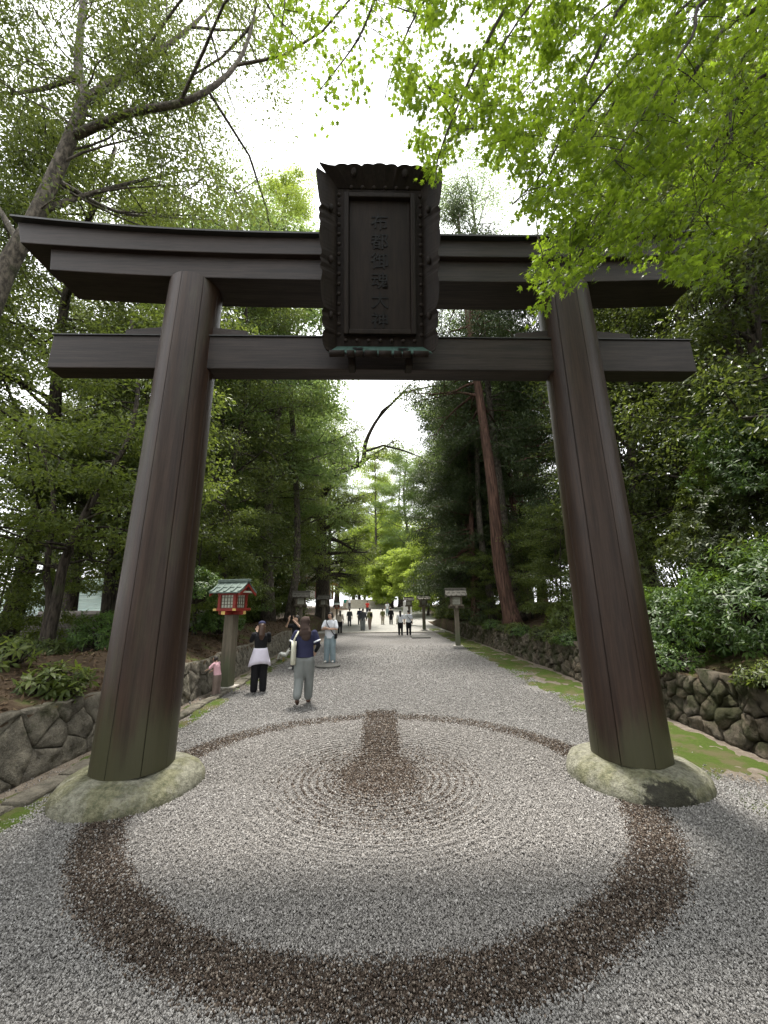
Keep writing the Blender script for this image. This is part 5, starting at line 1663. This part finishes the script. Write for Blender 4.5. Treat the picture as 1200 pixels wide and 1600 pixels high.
    for s_ in (-1, 1):
        e, w_ = Vector(arms[s_][0]), Vector(arms[s_][1])
        if sl <= 1:
            q = sh[s_].lerp(e, sl); limb(c_, [sh[s_], q], [0.041, 0.037 + wd * 0.3], 12)
        else:
            limb(c_, [sh[s_], e, e.lerp(w_, sl - 1)], [0.041, 0.034, 0.026], 12)
    fuse(c_, 'top', M[g('top', 'cloth_white')], root, vox, 4)
    if g('cuff'):
        for s_ in (-1, 1):
            e = Vector(arms[s_][0]); q = sh[s_].lerp(e, sl); d = (e - sh[s_]).normalized()
            MB().tube([q - d * 0.004, q + d * 0.014], [0.046, 0.046], 14).build('cuff', M['cloth_white'], root, True)
    if g('under_sleeve'):
        for s_ in (-1, 1):
            e, w_ = Vector(arms[s_][0]), Vector(arms[s_][1])
            u_ = MB(); limb(u_, [sh[s_].lerp(e, 0.5), e, e.lerp(w_, 0.92)], [0.031, 0.028, 0.020], 10)
            fuse(u_, 'sleeve', M[g('under_sleeve')], root, vox, 2)
    # --- hair
    ha = MB()
    hk = g('hair', 'short')
    ha.ball(hp(0, -0.012, 0.022), 0.062, 14, (0.88, 0.98, 0.92))
    if hk == 'short':
        ha.ball(hp(0, 0.022, 0.050), 0.036, 10, (1.15, 0.9, 0.6)); ha.ball(hp(0, -0.035, -0.015), 0.035, 10, (1.2, 0.8, 1))
    if hk == 'bob':
        for s_ in (-1, 1): ha.tube([hp(s_ * 0.038, -0.01, 0.03), hp(s_ * 0.046, -0.008, -0.035)], [0.026, 0.022], 8)
        ha.ball(hp(0, -0.035, -0.02), 0.042, 10, (1.15, 0.7, 1.1)); ha.ball(hp(0, 0.03, 0.048), 0.034, 10, (1.2, 0.8, 0.6))
    if hk == 'long':
        ha.tube([hp(0, -0.035, 0.02), hp(0, -0.052, -0.04), (hx, up(.8) - 0.068, 0.80), (hx, up(.72) - 0.072, 0.735)], [0.045, 0.048, 0.046, 0.02], 12)
        ha.ball(hp(0, 0.03, 0.048), 0.034, 10, (1.2, 0.8, 0.6))
    fuse(ha, 'hair', M[g('hair_col', 'hair')], root, vox * 0.8, 3)
    if g('cap'):
        k_ = MB(); k_.ball(hp(0, -0.004, 0.042), 0.060, 16, (0.92, 1.05, 0.72))
        k_.loft([[hp(x * 0.05, 0.045 + 0.045 * (1 - x * x) * f, 0.03 - 0.008 * f) for x in (-1, -.6, -.2, .2, .6, 1)] for f in (0, 1)], closed=False, caps=False)
        k_.build('cap', M[g('cap')], root, True)
    if g('phone'):
        s_, = g('phone'),
        w_ = Vector(arms[s_][1]); d = Vector(hand_dirs.get(s_, (0, 0.5, 1))).normalized()
        MB().box(tuple(w_ + Vector((0, 0.03, 0.055))), (0.042, 0.006, 0.088)).build('phone', M['phone_black'], root, False, 0.002)
    if g('shawl'):       # garment knotted round the waist
        s_ = MB()
        rr2 = random.Random(8)
        rings = []
        for (z, a, b2) in ((0.615, 0.092, 0.070), (0.58, 0.104, 0.082), (0.52, 0.122, 0.098), (0.45, 0.142, 0.112), (0.40, 0.152, 0.118)):
            ring = []
            for j in range(28):
                an = 2 * PI * j / 28
                w_ = 1 + (0.07 * math.sin(j * 2.3) + 0.05 * math.sin(j * 1.1)) * (0.62 - z) * 5
                dz = -0.05 * abs(math.cos(an)) ** 3 * (0.6 - z) * 5
                ring.append((a * w_ * math.cos(an), b2 * w_ * math.sin(an) + 0.004, z + dz))
            rings.append(ring)
        s_.loft(rings, caps=False)
        o_ = s_.build('tied_shirt', M[g('shawl')], root, True)
        so = o_.modifiers.new('thick', 'SOLIDIFY'); so.thickness = 0.006
    if g('hood'):
        h_ = MB()
        h_.ball((0, up(.82) - 0.05, 0.815), 0.06, 14, (1.35, 0.85, 1.0)); h_.ball((0.015, up(.78) - 0.062, 0.77), 0.05, 12, (1.2, 0.7, 1.1))
        h_.ball(hp(0, -0.016, 0.016), 0.068, 14, (0.92, 1.0, 1.0)); h_.tube([hp(0, -0.03, -0.01), (0, up(.83) - 0.04, 0.84)], [0.058, 0.062], 12)
        fuse(h_, 'hood', M[g('hood')], root, vox, 4)
    if g('tote'):
        s_ = g('tote')
        MB().tube([(s_ * 0.075, -0.04, 0.835), (s_ * 0.12, -0.075, 0.74), (s_ * 0.135, -0.05, 0.64)], [0.010, 0.010, 0.012], 6).build('tote_strap', M['cloth_cream'], root, True)
        tt_ = MB(); tt_.loft([[(s_ * (0.125 + 0.03 * math.cos(a)), -0.045 + 0.062 * k_ * math.sin(a) - 0.01, z) for a in [2 * PI * j / 14 for j in range(14)]] for (z, k_) in ((0.72, 0.4), (0.66, 0.9), (0.56, 1.15), (0.475, 1.2), (0.455, 0.9))])
        tt_.build('tote_bag', M['cloth_cream'], root, True)
    if g('sling'):
        s_ = g('sling')
        pts_ = [(-s_ * 0.085, 0.03, 0.84), (-s_ * 0.05, 0.088, 0.77), (s_ * 0.03, 0.098, 0.66), (s_ * 0.105, 0.075, 0.55), (s_ * 0.12, 0.0, 0.53), (s_ * 0.06, -0.088, 0.62), (-s_ * 0.05, -0.085, 0.76), (-s_ * 0.085, 0.0, 0.85)]
        MB().tube([Vector(p_) for p_ in pts_], 0.008, 6).build('strap', M['cloth_black'], root, True)
        MB().box((s_ * 0.135, 0.05, 0.52), (0.045, 0.10, 0.10)).build('bag', M['cloth_black'], root, False, 0.015)
    if g('backpack'):
        bp_ = MB(); bp_.ball((0, up(.7) - 0.105, 0.70), 0.075, 14, (0.95, 0.65, 1.35)); bp_.build('backpack', M[g('backpack')], root, True)
    return root

def feet(px, py, z=0.0):
    p_ = gnd(px, py, z + 0.0)
    return (p_.x, p_.y, 0.022 if p_.y < 16 else 0.0)
PH_ARMS = {-1: [(-0.135, 0.10, 0.72), (-0.05, 0.20, 0.85)], 1: [(0.13, 0.10, 0.71), (0.03, 0.20, 0.84)]}
person('walking person in navy top and grey trousers with a brown hood and pale tote bag', feet(473, 1103), R(4), 1.74,
       dict(top='cloth_navy', trousers='cloth_grey', baggy=0.014, sleeve=0.62, cuff=True, under_sleeve='cloth_black', hood='cloth_brown', tote=-1, shoes='shoe_brown', hair='short', hair_col='hair_brown', lean=0.06, turn=-0.5, nod=-0.2, top_hem=0.53, top_wide=0.02, hem=0.035,
            legs=[[(-0.05, 0, 0.51), (-0.055, 0.0, 0.28), (-0.055, -0.10, 0.085), (-0.058, -0.045, 0.022)], [(0.05, 0, 0.51), (0.055, 0.06, 0.28), (0.05, 0.09, 0.045), (0.055, 0.17, 0.018)]],
            arms={-1: [(-0.165, 0.0, 0.66), (-0.12, 0.10, 0.58)], 1: [(0.165, 0.0, 0.66), (0.12, 0.10, 0.58)]}))
person('person in black with a navy cap and white shirt tied round the waist', feet(403, 1082), R(22), 1.60,
       dict(top='cloth_black', trousers='cloth_black', baggy=0.016, sleeve=1.8, cap='cloth_navy', shawl='cloth_lilac', hair='long', hair_col='hair_brown', phone=-1, top_hem=0.58, top_wide=0.006, arms=PH_ARMS, hand_dir={-1: (0, 0.3, 1), 1: (0, 0.3, 1)}, nod=0.05, stance=0.065))
person('man in a white t-shirt and light jeans standing with crossed arms', feet(515, 1036), R(172), 1.73,
       dict(top='cloth_white', trousers='denim', baggy=0.018, sleeve=0.72, sling=-1, hair='bob', hair_col='hair', top_hem=0.475, top_wide=0.024, stance=0.07, turn=-0.55,
            arms={-1: [(-0.155, 0.06, 0.66), (0.045, 0.115, 0.685)], 1: [(0.155, 0.06, 0.66), (-0.05, 0.125, 0.665)]}, hand_dir={-1: (1, 0.1, 0.15), 1: (-1, 0.1, 0.1)}))
person('toddler in a pink top and taupe dungarees reaching towards the wall', feet(337, 1089), R(78), 0.86,
       dict(top='cloth_pink', trousers='cloth_taupe', baggy=0.026, sleeve=0.9, hair='bob', shoes='shoe_white', lean=0.22, nod=-0.35, head=(0, 0.02, 0.915), top_hem=0.52, top_wide=0.03, stance=0.075,
            arms={-1: [(-0.16, 0.14, 0.70), (-0.10, 0.28, 0.64)], 1: [(0.16, 0.12, 0.68), (0.09, 0.24, 0.60)]}), vox=0.009)
p_ = at(463, 1000, 13.2)
person('person in black with both arms raised to take a photograph, behind the walker', (p_.x, 13.2, 0.02), R(150), 1.66,
       dict(top='cloth_black', trousers='cloth_darkgrey', baggy=0.014, sleeve=0.6, hair='bob', phone=-1, arms={-1: [(-0.17, 0.11, 0.80), (-0.05, 0.17, 0.93)], 1: [(0.17, 0.11, 0.80), (0.05, 0.17, 0.92)]}, hand_dir={-1: (0.2, 0.1, 1), 1: (-0.2, 0.1, 1)}))
FAR = [
    ('person in a beige top and black trousers walking behind the man in white', (531, 990), 1.60, 10, dict(top='cloth_beige', trousers='cloth_black', sleeve=1.5, hair='long', stride=0.06)),
    ('person in dark clothes walking alone along the middle of the way', (546, 979), 1.66, 5, dict(top='cloth_darkgrey', trousers='cloth_darkgrey', sleeve=1.6, stride=0.07)),
    ('person in a long grey suit walking beside the one with a backpack', (567, 985), 1.70, -10, dict(top='cloth_darkgrey', trousers='cloth_grey', sleeve=1.9, baggy=0.02, top_hem=0.44)),
    ('person in an olive jacket with a black backpack', (578, 984), 1.68, 40, dict(top='cloth_olive', trousers='cloth_taupe', sleeve=1.8, backpack='cloth_black', stride=0.05)),
    ('person in navy on the bright paving ahead of the grey suit', (562, 970), 1.70, 0, dict(top='cloth_navy', trousers='cloth_darkgrey', sleeve=1.4)),
    ('person in a white blouse and black trousers with a bag on the outer shoulder', (626, 993), 1.60, 0, dict(top='cloth_white', trousers='cloth_black', sleeve=0.8, hair='long', tote=-1, stride=0.05)),
    ('person in a white shirt with a dark strap walking beside the one in a blouse', (639, 993), 1.62, 0, dict(top='cloth_white', trousers='cloth_black', sleeve=0.8, sling=1, stride=0.05)),
    ('person in an olive top near the far trees', (598, 968), 1.60, 20, dict(top='cloth_olive', trousers='cloth_beige', sleeve=1.4)),
    ('person in a black coat near the far trees', (611, 969), 1.70, 0, dict(top='cloth_black', trousers='cloth_black', sleeve=1.9, top_hem=0.44)),
]
for (lab, (px, py), H, yw, cfg) in FAR:
    p_ = gnd(px, py)
    if p_.y > 41:
        p_ = at(px, py, 41)
    person(lab, (p_.x, p_.y, ground_z(0, p_.y) + 0.02), R(yw), H, cfg, 'visitors along the way', 0.022)
for (lab, px, Y, H, cfg) in [('tiny far person in a red top below the trees', 574, 52, 1.65, dict(top='cloth_red', trousers='cloth_darkgrey')),
                             ('tiny far person in teal near the steps', 539, 60, 1.65, dict(top='cloth_teal', trousers='cloth_beige')),
                             ('tiny far person in a white top near the steps', 546, 61, 1.68, dict(top='cloth_white', trousers='cloth_darkgrey')),
                             ('tiny far person in white beside the black coat', 605, 50, 1.68, dict(top='cloth_white', trousers='denim'))]:
    p_ = at(px, 950, Y)
    person(lab, (p_.x, Y, ground_z(0, Y) + 0.01), R(12), H, cfg, 'visitors along the way', 0.03)

# ------------------------------------------------------------------ free-ranging chickens
mat_plain('feather_white', (0.75, 0.74, 0.70), 0.8, 0.1, 20, 0.3); mat_plain('feather_black', (0.02, 0.02, 0.022), 0.6, 0.3, 20, 0.3); mat_plain('beak', (0.55, 0.35, 0.10), 0.5)
def chicken(label, loc, yaw, fm, peck):
    root = thing('chicken', label, 'chicken', loc, yaw)
    b = MB()
    b.ball((0, 0, 0.22), 0.10, 14, (0.85, 1.35, 0.9))
    hd = (0, 0.25, 0.09) if peck else (0, 0.19, 0.42)
    limb(b, [(0, 0.10, 0.26), (0, 0.18, 0.24 if peck else 0.32), hd], [0.07, 0.045, 0.030])
    b.ball(hd, 0.034, 10)
    limb(b, [(0, -0.10, 0.26), (0, -0.19, 0.36), (0, -0.26, 0.38)], [0.06, 0.035, 0.012])
    limb(b, [(0, -0.12, 0.27), (0, -0.17, 0.40), (0, -0.21, 0.46)], [0.05, 0.03, 0.010])
    for s_ in (-1, 1):
        b.ball((s_ * 0.075, -0.02, 0.23), 0.07, 10, (0.5, 1.5, 0.8))
    fuse(b, 'body', M[fm], root, 0.009, 3)
    k_ = MB()
    for i in range(3): k_.ball((0, hd[1] - 0.012 + 0.018 * i, hd[2] + 0.036), 0.014, 8, (0.5, 0.9, 1.2))
    k_.ball((0, hd[1] + 0.026, hd[2] - 0.03), 0.012, 8, (0.6, 0.8, 1.4))
    fuse(k_, 'comb', M['cloth_red'], root, 0.004, 1)
    MB().tube([(0, hd[1] + 0.028, hd[2]), (0, hd[1] + 0.060, hd[2] - 0.012)], [0.010, 0.002], 8).build('beak', M['beak'], root, True)
    for s_ in (-1, 1):
        l_ = MB().tube([(s_ * 0.04, 0, 0.15), (s_ * 0.045, 0.01, 0.07), (s_ * 0.045, 0.0, 0.008)], [0.018, 0.008, 0.007], 8)
        for a in (-0.5, 0, 0.5, PI): l_.tube([(s_ * 0.045, 0, 0.008), (s_ * 0.045 + 0.04 * math.sin(a), 0.04 * math.cos(a), 0.006)], [0.006, 0.003], 6)
        l_.build('leg', M['beak'], root, True)
    return root
p_ = gnd(443, 1034)
chicken('white chicken pecking at the edge of the gravel by the fitted wall', (p_.x, p_.y, 0.02), R(75), 'feather_white', True)
p_ = at(492, 985, 19.5)
chicken('black chicken standing near the wall behind the man in white', (p_.x, 19.5, 0.0), R(-60), 'feather_black', False)
